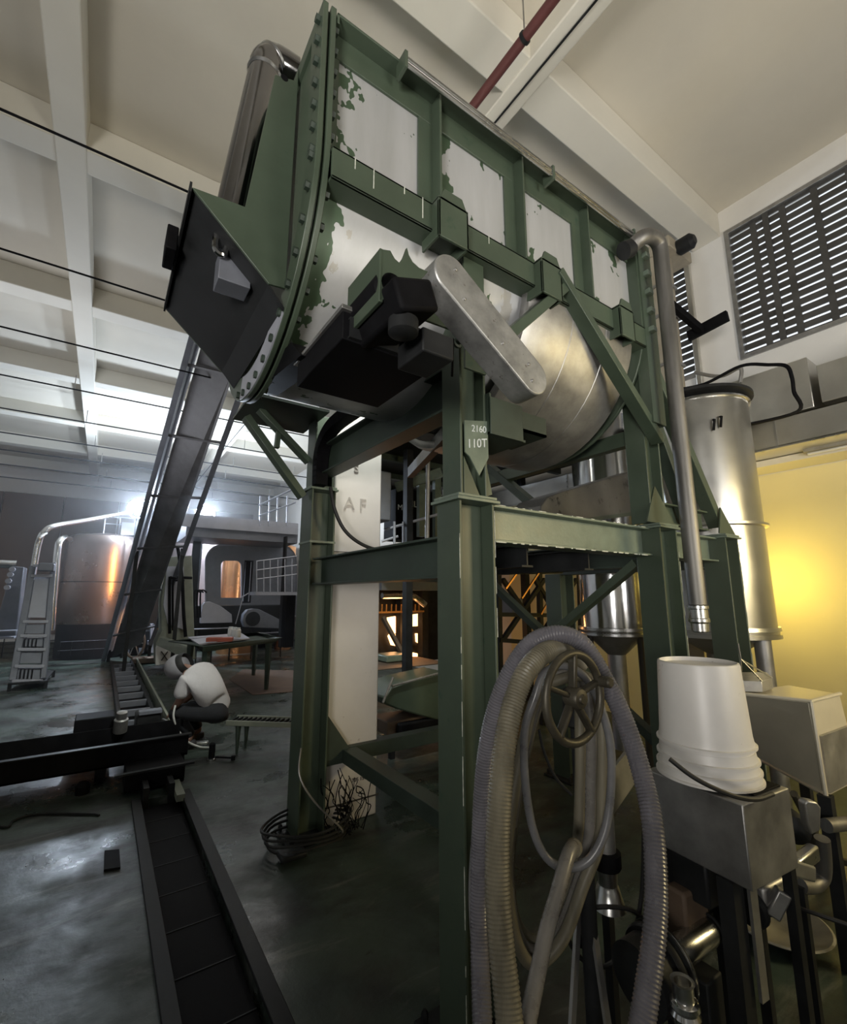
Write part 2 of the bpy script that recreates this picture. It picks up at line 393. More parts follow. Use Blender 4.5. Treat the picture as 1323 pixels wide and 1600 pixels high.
# window band far down the right wall
for i in range(2):
    y = 13.0 + 1.9 * i
    f = struct('window_%d' % (3 + i), MB().ring([(5.99, y, 3.6), (5.99, y + 1.6, 3.6), (5.99, y + 1.6, 4.8), (5.99, y, 4.8)], [(5.99, y + .07, 3.67), (5.99, y + 1.53, 3.67), (5.99, y + 1.53, 4.73), (5.99, y + .07, 4.73)], (-.05, 0, 0)), 'grey_light')
    MB().box((5.97, y + .07, 3.67), (5.985, y + 1.53, 4.73)).build('pane', 'glass_pane', f)
# white concrete column
t = struct('trim_%d' % k, MB().box((1.42, 3.30, 0), (1.84, 3.72, BZ)), 'column_paint', bev=.012); k += 1
MB().box((1.41, 3.29, .13), (1.85, 3.73, .137)).build('seam', 'ink', t); MB().box((1.415, 3.295, 1.93), (1.845, 3.725, 1.936)).build('seam', 'ink', t)
text('705 1508', .036, (1.70, 3.296, .27), (1, 0, 0), (0, 0, 1), 'lettering', 'ink', t)
text('S', .10, (1.60, 3.296, 2.62), (1, 0, 0), (0, 0, 1), 'lettering', 'faded_ink', t)
text('A F', .14, (1.60, 3.296, 2.32), (1, 0, 0), (0, 0, 1), 'lettering', 'faded_ink', t)

# =================================================================== THE TROUGH MIXER
YC, ZC, RS, RF, ZT = 2.10, 3.26, .66, .73, 3.86
XA, XB = .50, 2.62
def U(r, top=ZT, n=28, x=0, bot=True):
    p = [(x, YC - r, top)]
    for i in range(n + 1):
        a = math.pi + math.pi * i / n; p.append((x, YC + r * math.cos(a), ZC + r * math.sin(a)))
    return p + [(x, YC + r, top)]
mx = thing('trough_mixer', 'long green and silver trough mixer with bolted flange end, high on the green stand', 'industrial mixer', (1.6, YC, 2.6))
o_, i_ = U(RS, x=XA + .04), U(RS - .012, x=XA + .04)
b = MB(); n = len(o_); e = (XB - XA - .05, 0, 0)
vs = [V(*p) for p in o_] + [V(*p) for p in i_]; vs += [v + V(*e) for v in vs]; fs = []
for i in range(n - 1):
    fs += [(i, i + 1, n + i + 1, n + i), (2 * n + i, 3 * n + i, 3 * n + i + 1, 2 * n + i + 1), (i, 2 * n + i, 2 * n + i + 1, i + 1), (n + i, n + i + 1, 3 * n + i + 1, 3 * n + i)]
fs += [(0, n, 3 * n, 2 * n), (n - 1, 3 * n - 1, 4 * n - 1, 2 * n - 1)]
b.add(vs, fs).build('shell', 'shell', mx)
# rolled steel jacket round the far half of the trough
b = MB(); prof = []
N = 30; X0, X1 = 1.60, XB - .10
secs = [(X0, RS + .004), (X0 + .01, RS + .045), (X0 + .05, RS + .058), (X0 + .33, RS + .060), (X0 + .335, RS + .054), (X0 + .34, RS + .060), (X0 + .62, RS + .060), (X0 + .625, RS + .054), (X0 + .63, RS + .060), (X1 - .05, RS + .058), (X1 - .01, RS + .04), (X1, RS + .002)]
for x, r in secs:
    for i in range(N + 1):
        a = math.pi + math.pi * i / N; b.v.append(V(x, YC + r * math.cos(a), ZC - .06 + r * math.sin(a)))
for j in range(len(secs) - 1):
    for i in range(N): b.f.append((j * (N + 1) + i, j * (N + 1) + i + 1, (j + 1) * (N + 1) + i + 1, (j + 1) * (N + 1) + i))
b.build('jacket', 'steel_dull', mx, solid=.006)
# end plates and paired flanges
for x0 in (XA - .028, XA + .006):
    MB().ring(U(RF, ZT + .02, x=x0), U(RS - .05, ZT - .05, x=x0), (.022, 0, 0)).build('flange', 'green', mx, bev=.003)
pl = U(RF - .02, ZT + .01, x=XA - .012); MB().prism(pl, (.018, 0, 0)).build('end_plate', 'green', mx, bev=.002)
MB().ring(U(RF, ZT, x=XB - .03), U(RS - .05, ZT - .05, x=XB - .03), (.022, 0, 0)).build('flange', 'green', mx, bev=.003)
MB().prism(U(RF - .02, ZT, x=XB - .01), (.02, 0, 0)).build('end_plate', 'green', mx)
# bolts along the flange
bolt0 = None; path = []
for i in range(7): path.append((YC - RF + .03, ZT - .05 - i * .10))
for i in range(12):
    a = math.pi + R(6) + R(9.4) * i; path.append((YC + (RF - .03) * math.cos(a), ZC + (RF - .03) * math.sin(a)))
for y, z in path:
    for xs, hh in ((XA - .046, .02), (XA + .028, .016)):
        if bolt0 is None:
            bolt0 = MB().lathe([(.017, 0), (.017, .018), (.012, .02)], (0, 0, 0), (1, 0, 0), n=6).build('bolt', 'green_dark', mx, smooth=20)
            bolt0.location = V(xs, y, z); b0off = Vector(mx['_w'])
            # geometry was stored relative to the machine's base: keep it local
            for v in bolt0.data.vertices: v.co += b0off
            bolt0.location = V(xs, y, z) - b0off
        else:
            c = bolt0.copy(); COL.objects.link(c); c.parent = mx; c.location = V(xs, y, z) - b0off
# top rim, ribs, mid rail
YN = YC - RS
b = MB().box((XA + .03, YN - .075, ZT - .012), (XB, YN, ZT)).box((XA + .03, YN - .075, ZT - .05), (XA + .04, YN - .07, ZT))
b.box((XA + .03, YN - .012, ZT - .13), (XB, YN, ZT - .012)); b.build('top_rim', 'green', mx, bev=.003)
MB().box((XA + .03, YC - RS - .03, ZT), (XB, YC + RS + .07, ZT + .012)).build('cover', 'green_dark', mx)
for x in (1.0, 1.53, 2.07):
    b = MB().box((x - .045, YN - .0125, 3.24), (x + .045, YN, ZT - .129)).box((x + .03, YN - .07, 3.25), (x + .042, YN, ZT - .012))
    b.build('rib', 'green', mx, bev=.002)
MB().box((XA + .03, YN - .01, ZT - .13), (XA + .07, YN, 3.25)).build('rib', 'green', mx)
z0, z1 = 3.10, 3.235
b = MB().box((XA + .03, YN - .078, z0), (XB, YN - .066, z1)).box((XA + .03, YN - .078, z1 - .012), (XB, YN, z1)).box((XA + .03, YN - .078, z0), (XB, YN + .02, z0 + .012))
b.build('mid_rail', 'green', mx, bev=.003)
# pale run marks on the rail
b = MB()
for x, h in ((.62, .05), (.70, .09), (.84, .035), (.93, .10), (1.30, .04), (1.72, .05)): b.box((x, YN - .0792, z1 - h), (x + .004, YN - .0782, z1))
each(b, 'paint_run', 'chip', mx, smooth=0)
# inlet hood on the bolted end
YH = 1.64; YF = 2.50; XH = .115
def hood(Y):
    c = [(430, 116), (461, 126), (476, 112), (485, 300), (453, 453), (420, 443), (300, 292), (383, 323)]
    P = [S(x, y, 'Y', YH) for x, y in c]; P[2].x = P[3].x = P[4].x = XA - .03
    for p in P: p.y = Y
    return P
hd = MB().prism(hood(YH), (0, .012, 0)).build('hood_side', 'green', mx, bev=.002)
MB().lathe([(.016, -.001), (.016, .014)], hood(YH)[1] + V(-.045, 0, -.02), (0, 1, 0), n=12).build('lug_hole', 'black', hd)
MB().prism(hood(YF), (0, .012, 0)).build('hood_side', 'green', mx, bev=.002)
P = hood(0)
tip, low, lowb, notch = P[6], P[5], P[4], P[7]
def quad(p, q, y0, y1, t=.008):
    d = (q - p).normalized(); nrm = V(-d.z, 0, d.x) * t
    return MB().prism([V(p.x, y0, p.z), V(q.x, y0, q.z), V(q.x, y1, q.z), V(p.x, y1, p.z)], nrm)
quad(V(tip.x - .0, 0, tip.z), V(low.x, 0, low.z), YH + .012, YF).build('hood_floor', 'dark_steel', mx)
MB().box((tip.x - .008, YH, tip.z - .02), (tip.x, YF, tip.z + .02)).build('hood_lip', 'dark_steel', mx)
q = quad(low, V(XA - .03, 0, low.z - .08), YH + .012, YF).build('hood_throat', 'dark_steel', mx)
MB().box((tip.x - .05, 1.95, tip.z - .05), (tip.x - .008, 2.1, tip.z + .06)).build('junction_box', 'black', mx, bev=.005)
b = MB().box((.24, 1.74, 2.80), (.36, 1.84, 2.93)); b.build('inspection_box', 'grey_panel', mx, bev=.003)
MB().tube(spline([(.22, 1.72, 2.98), (.22, 1.72, 2.90), (.25, 1.72, 2.89), (.26, 1.72, 2.95)], 5), .012, 8).build('hook', 'steel_bright', mx)
# pale lower rim of the end plate
arc = [(XA - .034, YC + (RF - .005) * math.cos(R(a)), ZC + (RF - .005) * math.sin(R(a))) for a in range(232, 292, 5)]
arc2 = [(XA - .034, YC + (RF - .12) * math.cos(R(a)), ZC + (RF - .12) * math.sin(R(a))) for a in range(232, 292, 5)]
MB().prism(arc + arc2[::-1], (.006, 0, 0)).build('rim_plate', 'grey_light', mx)
# bearing saddles where the rail meets the posts
def saddle(x, w=.17):
    y0 = YN - .125
    b = MB().prism([V(x - w / 2, y0, z0 - .05), V(x + w / 2, y0, z0 - .05), V(x + w / 2, y0, z1 - .02), V(x + w * .3, y0, z1 + .05), V(x - w * .3, y0, z1 + .05), V(x - w / 2, y0, z1 - .02)], (0, .012, 0))
    b.box((x - w / 2, y0, z0 - .05), (x - w / 2 + .012, YN, z1)).box((x + w / 2 - .012, y0, z0 - .05), (x + w / 2, YN, z1)).box((x - w / 2, y0, z1 - .012), (x + w / 2, YN, z1 + .004))
    s_ = b.build('saddle', 'green', mx, bev=.003)
    c = MB()
    for sx in (-.4, .4): c.lathe([(.011, 0), (.011, .014)], (x + w * sx * .8, y0 + .02, z1 - .03), (0, -1, 0), n=6)
    each(c, 'bolt', 'dark_steel', s_)
saddle(1.06, .16); saddle(1.68, .15); saddle(2.33, .14)
# slide gate tray under the trough
g = MB().box((.54, 1.24, 2.40), (.90, 1.66, 2.50)); gt = g.build('discharge_gate', 'black', mx, bev=.004)
MB().box((.53, 1.225, 2.495), (.92, 1.68, 2.51)).build('gate_rim', 'steel_dull', gt, bev=.002)
MB().channel((.56, 1.225, 2.44), (.74, 1.225, 2.44), .03, .07, .006, side=-1).build('rail', 'dark_steel', gt)
MB().channel((.76, 1.215, 2.47), (.93, 1.215, 2.47), .03, .10, .006, side=-1).build('rail', 'dark_steel', gt)
MB().box((.58, 1.25, 2.51), (.74, 1.262, 2.57)).build('guide_plate', 'steel_dull', gt)
b = MB().prism([S(402, 610, 'X', .52), S(388, 600, 'X', .52), S(455, 535, 'X', .52), S(470, 555, 'X', .52)], (.10, 0, 0)); b.build('gate_arm', 'black', mx)
# drive: motor bracket, motor, belt cover
b = MB(); y = 1.06
pp = [(594, 398), (597, 392), (617, 388), (640, 402), (654, 392), (662, 412), (672, 420), (664, 440), (596, 462)]
b.prism([S(px_, py_, 'Y', y) for px_, py_ in [(592, 470), (596, 389), (610, 391), (617, 404), (624, 410), (630, 402), (636, 386), (639, 398), (645, 409), (655, 418), (669, 424), (655, 440), (612, 464)]], (0, .012, 0))
b.box(tuple(S(592, 470, 'Y', y)), tuple(S(596, 388, 'Y', y) + V(.008, .22, 0)))
b.build('motor_bracket', 'green', mx, bev=.002)
c0 = S(640, 452, 'Y', 1.0); MB().obox(c0 + V(.02, .12, -.01), .14, .26, .10, (V(1, 0, .35).normalized(), V(0, 1, 0), V(-.35, 0, 1).normalized())).build('gearbox', 'black', mx, bev=.012)
MB().lathe([(.03, 0), (.045, .01), (.045, .05), (.03, .06), (.03, .10)], c0 + V(.01, .05, -.12), (0, 0, 1), n=20).build('shaft_boss', 'dark_steel', mx)
MB().box(tuple(c0 + V(.08, .05, -.14)), tuple(c0 + V(.20, .20, -.06))).build('gearbox_foot', 'dark_steel', mx, bev=.006)
MB().lathe([(.055, 0), (.055, .22), (.04, .24)], c0 + V(-.02, .30, .04), (0, -1, 0), n=24).build('motor', 'black', mx)
a_, c_ = S(706, 428, 'Y', 1.10), S(835, 588, 'Y', 1.10); d_ = (c_ - a_).normalized(); n_ = V(-d_.z, 0, d_.x)
def obround(r, y, m=14):
    P = []
    for i in range(m + 1):
        t = math.pi / 2 + math.pi * i / m; P.append(a_ + d_ * (r * math.cos(t)) + n_ * (r * math.sin(t)))
    for i in range(m + 1):
        t = -math.pi / 2 + math.pi * i / m; P.append(c_ + d_ * (r * math.cos(t)) + n_ * (r * math.sin(t)))
    return [V(p.x, y, p.z) for p in P]
cv = thing('belt_cover', 'dull silver rounded belt cover hanging slanted in front of the trough', 'machine guard', tuple(c_ + V(0, .06, -.07)))
MB().prism(obround(.072, 1.10), (0, .11, 0)).build('cover', 'cast_cover', cv, bev=.006)
b = MB()
for f, s_ in ((0, .5), (.18, -.6), (.62, -.4), (.9, .3), (1, -.5)): b.lathe([(.006, 0), (.006, .005), (.003, .007)], (a_ + (c_ - a_) * f + n_ * .055 * s_).to_tuple()[0:1] + (1.10,) + ((a_ + (c_ - a_) * f + n_ * .055 * s_).z,), (0, -1, 0), n=8)
each(b, 'rivet', 'steel_dull', cv)
# vent pipe with elbow standing behind the hood
vp = thing('vent_pipe', 'polished steel vent pipe with elbow rising beside the green hood', 'pipe', (.23, 1.84, 3.05))
yv = 1.89
p0, p1, p2 = S(352, 330, 'Y', yv), S(408, 108, 'Y', yv), S(447, 88, 'Y', yv)
MB().tube([p0 + V(.03, 0, -.05), p1 + V(.02, 0, -.03)], .076, 24).build('pipe', 'steel_smoky', vp)
el = spline([p1 + V(.02, 0, -.03), p1 + V(.025, 0, .035), p1 + V(.055, 0, .075), p1 + V(.10, 0, .085), p1 + V(.16, .0, .085)], 5)
MB().tube(el, .076, 24).build('elbow', 'steel_smoky', vp)
b = MB().lathe([(.077, -.012), (.083, 0), (.077, .012)], p1 + V(.02, 0, -.03), (p1 - p0), n=24); b.lathe([(.077, -.008), (.082, 0), (.077, .008)], el[9], (1, 0, 1.2), n=24)
each(b, 'clamp', 'steel', vp)
# lifting bar of the lid : double pipe along the top edge
lid = thing('lid_rail', 'twin silver rods in small brackets along the top edge of the trough', 'rail', (1.5, 1.34, ZT + .02))
yl = 1.33; ra, rb = S(634, 104, 'Y', yl), S(990, 368, 'Y', yl); zl = (ra.z + rb.z) / 2
for dz in (0, .028): MB().tube([(ra.x, yl, zl + dz), (rb.x, yl, zl + dz)], .010, 10).build('rod', 'steel', lid)
for x in (ra.x, (ra.x * .45 + rb.x * .55), rb.x):
    MB().box((x - .012, yl - .012, zl - .03), (x + .004, yl + .06, zl + .055)).build('bracket', 'green', lid, bev=.002)
# rear guide with square pegs
gd = thing('peg_rail', 'upright green rail with square pegs at the far end of the trough', 'rail', (XB + .06, 1.35, 2.6))
MB().channel((XB + .05, 1.36, 2.62), (XB + .05, 1.36, ZT + .0), .07, .14, .01, u=(1, 0, 0), side=1).build('rail', 'green', gd)
b = MB()
for i in range(5): b.box((XB + .02, 1.33, ZT - .12 - i * .13), (XB + .065, 1.365, ZT - .09 - i * .13))
each(b, 'peg', 'green_pale', gd)

# =================================================================== THE FRAME
fr = thing('mixer_stand', 'heavy green steel frame of columns, beams and braces carrying the trough mixer', 'steel frame', (1.3, 1.56, 0))
def hpost(x0, y0, z0, z1, sx=.20, sy=.16, t=.014, m='green', name='post', par=fr):
    # flanges face -X / +X, open web side faces the viewer
    b = MB().box((x0, y0, z0), (x0 + t, y0 + sy, z1)).box((x0 + sx - t, y0, z0), (x0 + sx, y0 + sy, z1)).box((x0 + t, y0 + sy / 2 - t / 2, z0), (x0 + sx - t, y0 + sy / 2 + t / 2, z1))
    return b.build(name, m, par, bev=.003)
ZP = 2.0
def cap(x, y, z, sx=.24, sy=.20):
    MB().box((x - sx / 2, y - sy / 2, z), (x + sx / 2, y + sy / 2, z + .014)).box((x - sx / 2 + .01, y - sy / 2 + .01, z + .017), (x + sx / 2 - .01, y + sy / 2 - .01, z + .03)).build('splice_plate', 'green_pale', fr, bev=.002)
def foot(x, y):
    f = MB().box((x - .17, y - .15, 0), (x + .17, y + .15, .02)).build('base_plate', 'dark_steel', fr, bev=.003)
    c = MB()
    for i in (-1, 1):
        for j in (-1, 1): c.lathe([(.014, 0), (.014, .03), (.008, .04)], (x + .14 * i, y + .12 * j, .02), n=6)
    each(c, 'bolt', 'dark_steel', f)
def gusset(p, q, r, t=.01, m='green'): MB().prism([p, q, r], (0, t, 0)).build('gusset', m, fr, bev=.001)
# column near the camera
hpost(1.20, 1.48, 0, ZP); cap(1.30, 1.56, ZP); foot(1.30, 1.56)
hpost(1.215, 1.485, ZP + .03, 3.14, .155, .13)
b = MB().box((1.235, 1.483, 2.10), (1.385, 1.489, 2.36)); 
plate = MB().prism([V(1.236, 1.478, 2.36), V(1.372, 1.478, 2.385), V(1.372, 1.478, 2.21), V(1.315, 1.478, 2.12), V(1.26, 1.478, 2.20), V(1.236, 1.478, 2.215)], (0, .006, 0)).build('web_plate', 'green_pale', fr)
text('2160', .045, (1.318, 1.4775, 2.335), (1, 0, .12), (0, 0, 1), 'lettering', 'chalk', plate, .001)
text('110T', .058, (1.306, 1.4775, 2.265), (1, 0, .22), (0, 0, 1), 'lettering', 'chalk', plate, .001)
gusset(V(1.372, 1.50, 2.22), V(1.372, 1.50, 2.035), V(1.41, 1.50, 2.05)); gusset(V(1.235, 1.487, 2.20), V(1.235, 1.487, 2.03), V(1.325, 1.487, 2.03))
MB().box((1.18, 1.40, 2.56), (1.30, 1.412, 3.10)).build('web_plate', 'green', fr, bev=.002)
b = MB().box((1.10, 1.34, 2.74), (1.36, 1.40, 2.752)); 
MB().prism([S(680, 470, 'Y', 1.36), S(700, 480, 'Y', 1.36), S(752, 520, 'Y', 1.36), S(748, 530, 'Y', 1.36), S(665, 500, 'Y', 1.36)], (0, .012, 0)).build('bolting_plate', 'green', fr, bev=.002)
b = MB()
for p in ((686, 492), (700, 496), (718, 504), (735, 515)): b.lathe([(.010, 0), (.010, .012)], S(*p, 'Y', 1.36), (0, -1, 0), n=6)
each(b, 'bolt', 'green_pale', fr)
MB().lathe([(.022, 0), (.022, .012), (.012, .014), (.012, .03)], S(713, 537, 'Y', 1.40), (0, -1, 0), n=16).build('pin', 'green_dark', fr)
MB().tube([S(708, 530, 'Y', 1.39), S(706, 588, 'Y', 1.39)], .005, 6).build('rod', 'black', fr)
# left rear column
hpost(1.20, 3.20, 0, 2.38, .19, .22); foot(1.30, 3.30); cap(1.295, 3.31, 2.38, .22, .25); hpost(1.215, 3.22, 2.41, 3.0, .16, .16)
MB().box((1.195, 3.195, 1.98), (1.395, 3.425, 1.995)).build('splice_plate', 'green_pale', fr)
hpost(2.70, 3.20, 0, 2.9, .20, .18); foot(2.80, 3.29)
# near right column
hpost(2.70, 1.44, 0, ZP); cap(2.80, 1.52, ZP); foot(2.80, 1.52)
b = MB(); a, c = V(2.72, 1.50, ZP + .03), V(2.42, 1.42, 3.10)
hpost(2.66, 1.46, ZP + .03, 3.12, .17, .13)
gusset(V(2.60, 1.455, ZP + .03), V(2.92, 1.455, ZP + .03), V(2.72, 1.455, ZP + .26))
# far right column with raking strut
hpost(3.56, 1.44, 0, ZP); cap(3.66, 1.52, ZP); foot(3.66, 1.52)
MB().bar((2.80, 1.52, 3.28), (3.64, 1.52, ZP + .10), .07, .09, (0, 1, 0)).build('brace', 'green', fr, bev=.003)
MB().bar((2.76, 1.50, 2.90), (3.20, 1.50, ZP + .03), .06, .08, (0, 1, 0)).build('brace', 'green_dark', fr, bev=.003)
gusset(V(3.52, 1.455, ZP + .03), V(3.78, 1.455, ZP + .03), V(3.58, 1.455, ZP + .22))
# platform beams
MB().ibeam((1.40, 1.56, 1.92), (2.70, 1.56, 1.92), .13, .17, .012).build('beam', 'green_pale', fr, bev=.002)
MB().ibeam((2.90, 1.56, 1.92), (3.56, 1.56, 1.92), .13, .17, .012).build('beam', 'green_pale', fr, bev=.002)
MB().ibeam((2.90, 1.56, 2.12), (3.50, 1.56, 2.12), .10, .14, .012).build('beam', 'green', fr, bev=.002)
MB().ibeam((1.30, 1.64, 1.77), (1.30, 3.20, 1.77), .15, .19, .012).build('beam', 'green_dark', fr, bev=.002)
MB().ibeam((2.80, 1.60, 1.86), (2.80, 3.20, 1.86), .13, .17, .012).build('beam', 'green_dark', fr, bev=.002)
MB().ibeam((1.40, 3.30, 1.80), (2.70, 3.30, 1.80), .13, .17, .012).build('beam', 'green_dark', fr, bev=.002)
for x in (1.75, 2.25): MB().ibeam((x, 1.62, 1.80), (x, 3.24, 1.80), .08, .12, .01).build('joist', 'dark_steel', fr)
# upper cross beams and bars
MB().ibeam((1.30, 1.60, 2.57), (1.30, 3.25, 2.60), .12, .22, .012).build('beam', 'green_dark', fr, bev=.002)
MB().bar((2.80, 1.56, 2.63), (2.80, 3.25, 2.63), .07, .10).build('beam', 'green', fr, bev=.003)
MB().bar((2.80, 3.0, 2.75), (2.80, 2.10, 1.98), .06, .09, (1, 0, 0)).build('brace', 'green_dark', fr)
MB().bar((1.40, 1.66, 2.50), (2.0, 3.1, 2.60), .05, .08).build('brace', 'dark_steel', fr)
# knee brace: short left limb, long right limb, under the mid rail
MB().bar((1.36, 1.40, 2.72), (1.80, 1.36, 3.16), .05, .085, (0, 1, 0)).build('brace', 'green', fr, bev=.003)
MB().bar((1.74, 1.34, 3.22), (2.74, 1.42, 2.54), .05, .075, (0, 1, 0)).build('brace', 'green', fr, bev=.003)
# cradle box right of the near column
b = MB().box((1.37, 1.46, 2.32), (1.60, 1.70, 2.334)).box((1.37, 1.455, 2.32), (1.58, 1.467, 2.50)).box((1.37, 1.46, 2.32), (1.382, 1.80, 2.52))
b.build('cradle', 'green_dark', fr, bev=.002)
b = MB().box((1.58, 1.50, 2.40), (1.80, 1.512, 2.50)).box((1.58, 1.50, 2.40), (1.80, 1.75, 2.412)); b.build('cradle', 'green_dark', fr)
# curved haunch between the left column and the upper beam
hp = spline([V(1.24, 3.16, 2.40), V(1.24, 3.16, 2.62), V(1.24, 3.08, 2.74), V(1.24, 2.9, 2.80), V(1.24, 2.5, 2.80)], 6)
b = MB()
for p, q in zip(hp, hp[1:]): b.bar(p, q + (q - p) * .2, .08, .09, (1, 0, 0))
b.build('haunch', 'black', fr, smooth=0)
# cantilever outrigger left of the left column
yo = 3.30
q0, q1, q2 = S(384, 652, 'Y', yo), S(462, 762, 'Y', yo), S(462, 668, 'Y', yo)
MB().bar(q0, q1 + (q1 - q0) * .14, .05, .09, (0, 1, 0)).build('brace', 'green', fr, bev=.003)
MB().bar(S(405, 640, 'Y', yo), S(482, 722, 'Y', yo), .04, .08, (0, 1, 0)).build('brace', 'green', fr, bev=.003)
MB().bar(S(436, 668, 'Y', yo), S(432, 700, 'Y', yo), .035, .04, (0, 1, 0)).build('brace', 'green', fr, bev=.003)
MB().box((S(378, 640, 'Y', yo).x, yo - .25, S(400, 640, 'Y', yo).z), (1.25, yo + .30, S(400, 640, 'Y', yo).z + .02)).build('outrigger_deck', 'green_dark', fr)
# low ties and diagonal braces
MB().bar((1.39, 3.30, .47), (2.70, 3.30, .47), .10, .10).build('tie', 'green_dark', fr, bev=.003)
MB().bar((1.58, 3.26, .47), (1.58, 1.70, .47), .11, .09).build('tie', 'green_dark', fr, bev=.003)
gusset(V(1.39, 3.24, .78), V(1.39, 3.24, .46), V(1.62, 3.24, .46), m='green_dark')
MB().bar((2.74, 1.62, 1.80), (2.74, 3.15, .75), .05, .07, (1, 0, 0)).build('brace', 'green', fr, bev=.002)
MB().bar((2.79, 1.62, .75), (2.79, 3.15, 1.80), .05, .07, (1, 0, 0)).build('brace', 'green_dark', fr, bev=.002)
hpost(3.52, 2.86, 0, 1.80, .20, .18); foot(3.62, 2.95)
MB().ibeam((3.62, 1.60, 1.86), (3.62, 2.90, 1.86), .12, .14, .012).build('beam', 'green_dark', fr, bev=.002)
# worn bright edges where the paint is chipped off
b = MB()
for x, y, z0_, z1_ in ((1.199, 1.479, 0, 2.0), (1.399, 1.479, 0, 2.0), (2.899, 1.439, 0, 2.0), (3.759, 1.439, 0, 2.0)):
    z = z0_
    while z < z1_ - .1:
        l = rnd.uniform(.02, .22); b.box((x - .0008, y - .0006, z), (x + .0016, y + .002, min(z + l, z1_ - .01))); z += l + rnd.uniform(.02, .25)
x = 1.42
while x < 2.66:
    l = rnd.uniform(.01, .08); b.box((x, 1.494, 1.833), (x + l, 1.4965, 1.838)); b.box((x + .02, 1.494, 2.003), (x + .02 + l * .7, 1.4965, 2.006)); x += l + rnd.uniform(.01, .06)
b.build('worn_edge', 'chip', fr, smooth=0, kind='stuff')
# black cable sagging by the white column
tag(MB().tube(spline([(1.33, 3.17, 2.40), (1.36, 3.14, 2.22), (1.45, 3.12, 2.06), (1.62, 3.10, 1.96), (1.85, 3.08, 1.93)], 8), .014, 8).build('cable', 'rubber'), 'black cable sagging across the white column beside the left green column', 'cable')
# dry twigs and wire at the foot of the left column
b = MB()
for i in range(26):
    x, y = rnd.uniform(1.42, 1.66), rnd.uniform(3.10, 3.2); p = [V(x, y, .01)]
    for j in range(5): p.append(p[-1] + V(rnd.uniform(-.06, .05), rnd.uniform(-.02, .03), rnd.uniform(.02, .10)))
    b.tube(spline(p, 3), rnd.uniform(.002, .004), 5)
o = b.build('wire_tangle', 'black'); tag(o, 'tangle of thin dark wires against the foot of the white column', 'wire tangle'); o['kind'] = 'stuff'
t = thing('cable_coil', 'dark coil of flat cable looped round the foot of the left green column', 'cable', (1.25, 3.15, 0))
b = MB()
for i in range(4):
    c = V(1.27, 3.20, .05 + i * .03); b.loop([c + V(.26 * math.cos(a) * (1 + .05 * i), .20 * math.sin(a), .01 * math.sin(3 * a + i)) for a in [2 * math.pi * j / 28 for j in range(28)]], .009, 6)
b.build('loop', 'rubber', t)
MB().box((1.04, 3.0, .02), (1.20, 3.12, .05)).build('clip', 'dark_steel', t, bev=.01)
tag(MB().tube(spline([(1.19, 3.17, .6), (1.17, 3.12, .45), (1.25, 3.05, .3), (1.42, 3.0, .12), (1.45, 3.1, .05)], 6), .006, 6).build('cable', 'hose_pale'), 'thin pale cord tied to the foot of the left green column', 'cord')

# =================================================================== RIGHT SIDE: TANKS, DUCTS, TOWER
def zat(x, y, d):      # height seen at a pixel, d metres away on the ground
    r = ray(x, y); return EYE.z + r.z * d / math.hypot(r.x, r.y)
tk = thing('steel_tank', 'tall polished steel tank with dented skin in front of the yellow wall', 'tank', (4.50, 1.95, 0))
dd = math.hypot(4.5, 1.95); r = .415; zt = zat(1168, 628, dd); zb = zat(1216, 997, dd); zr = zat(1190, 820, dd)
MB().lathe([(r, zb + .02), (r, zt)], (4.5, 1.95, 0), n=48).build('shell', 'steel_sheet', tk)
MB().lathe([(r, zt - .02), (r + .02, zt - .015), (r + .02, zt + .0), (r, zt + .01), (r - .03, zt + .01), (r - .03, zt - .02)], (4.5, 1.95, 0), n=48, closed=True).build('rim', 'steel_bright', tk)
MB().lathe([(r - .01, zt + .03), (r + .05, zt + .05), (r + .05, zt + .075), (.15, zt + .16), (0, zt + .16)], (4.5, 1.95, 0), n=48).build('lid', 'dark_steel', tk)
MB().lathe([(r, zr - .03), (r + .035, zr - .02), (r + .035, zr), (r, zr + .01)], (4.5, 1.95, 0), n=48).build('hoop', 'steel_sheet', tk)
MB().lathe([(r, zb), (r + .025, zb), (r + .025, zb + .03), (r + .01, zb + .035), (r + .01, zb + .055), (r + .025, zb + .06), (r + .02, zb + .09), (r, zb + .09)], (4.5, 1.95, 0), n=48, closed=True).build('hoop', 'steel_sheet', tk)
MB().lathe([(r - .02, zb + .02), (.12, zb - .15), (.12, .3)], (4.5, 1.95, 0), n=32).build('cone', 'steel_dull', tk)
for a in (20, 140, 260):
    x, y = 4.5 + .34 * math.cos(R(a)), 1.95 + .34 * math.sin(R(a))
    MB().lathe([(.06, .0), (.06, zb)], (x, y, 0), n=16).build('leg', 'steel_dull', tk)
for px_, py_ in ((1120, 658), (1140, 648)):
    c = S(px_, py_, 'X', 4.5 - .37); c = V(4.5, 1.95, c.z) + (V(c.x, c.y, 0) - V(4.5, 1.95, 0)).normalized() * (r + .005)
    MB().tube([c + V(0, 0, .04), c + V(-.03, -.02, .03), c + V(-.02, -.0, -.06)], .010, 8).build('hook', 'black', tk)
t2 = thing('steel_tank', 'slimmer bright steel tank behind the right-hand green columns', 'tank', (4.42, 2.92, 0))
dd = math.hypot(4.42, 2.92); r = .33; zb = zat(930, 990, dd)
MB().lathe([(r, zb + .02), (r, 3.5)], (4.42, 2.92, 0), n=40).build('shell', 'steel_bright', t2)
MB().lathe([(r, zb), (r + .03, zb), (r + .03, zb + .025), (r + .005, zb + .03), (r + .03, zb + .05), (r + .03, zb + .075), (r, zb + .08)], (4.42, 2.92, 0), n=40, closed=True).build('hoop', 'steel', t2)
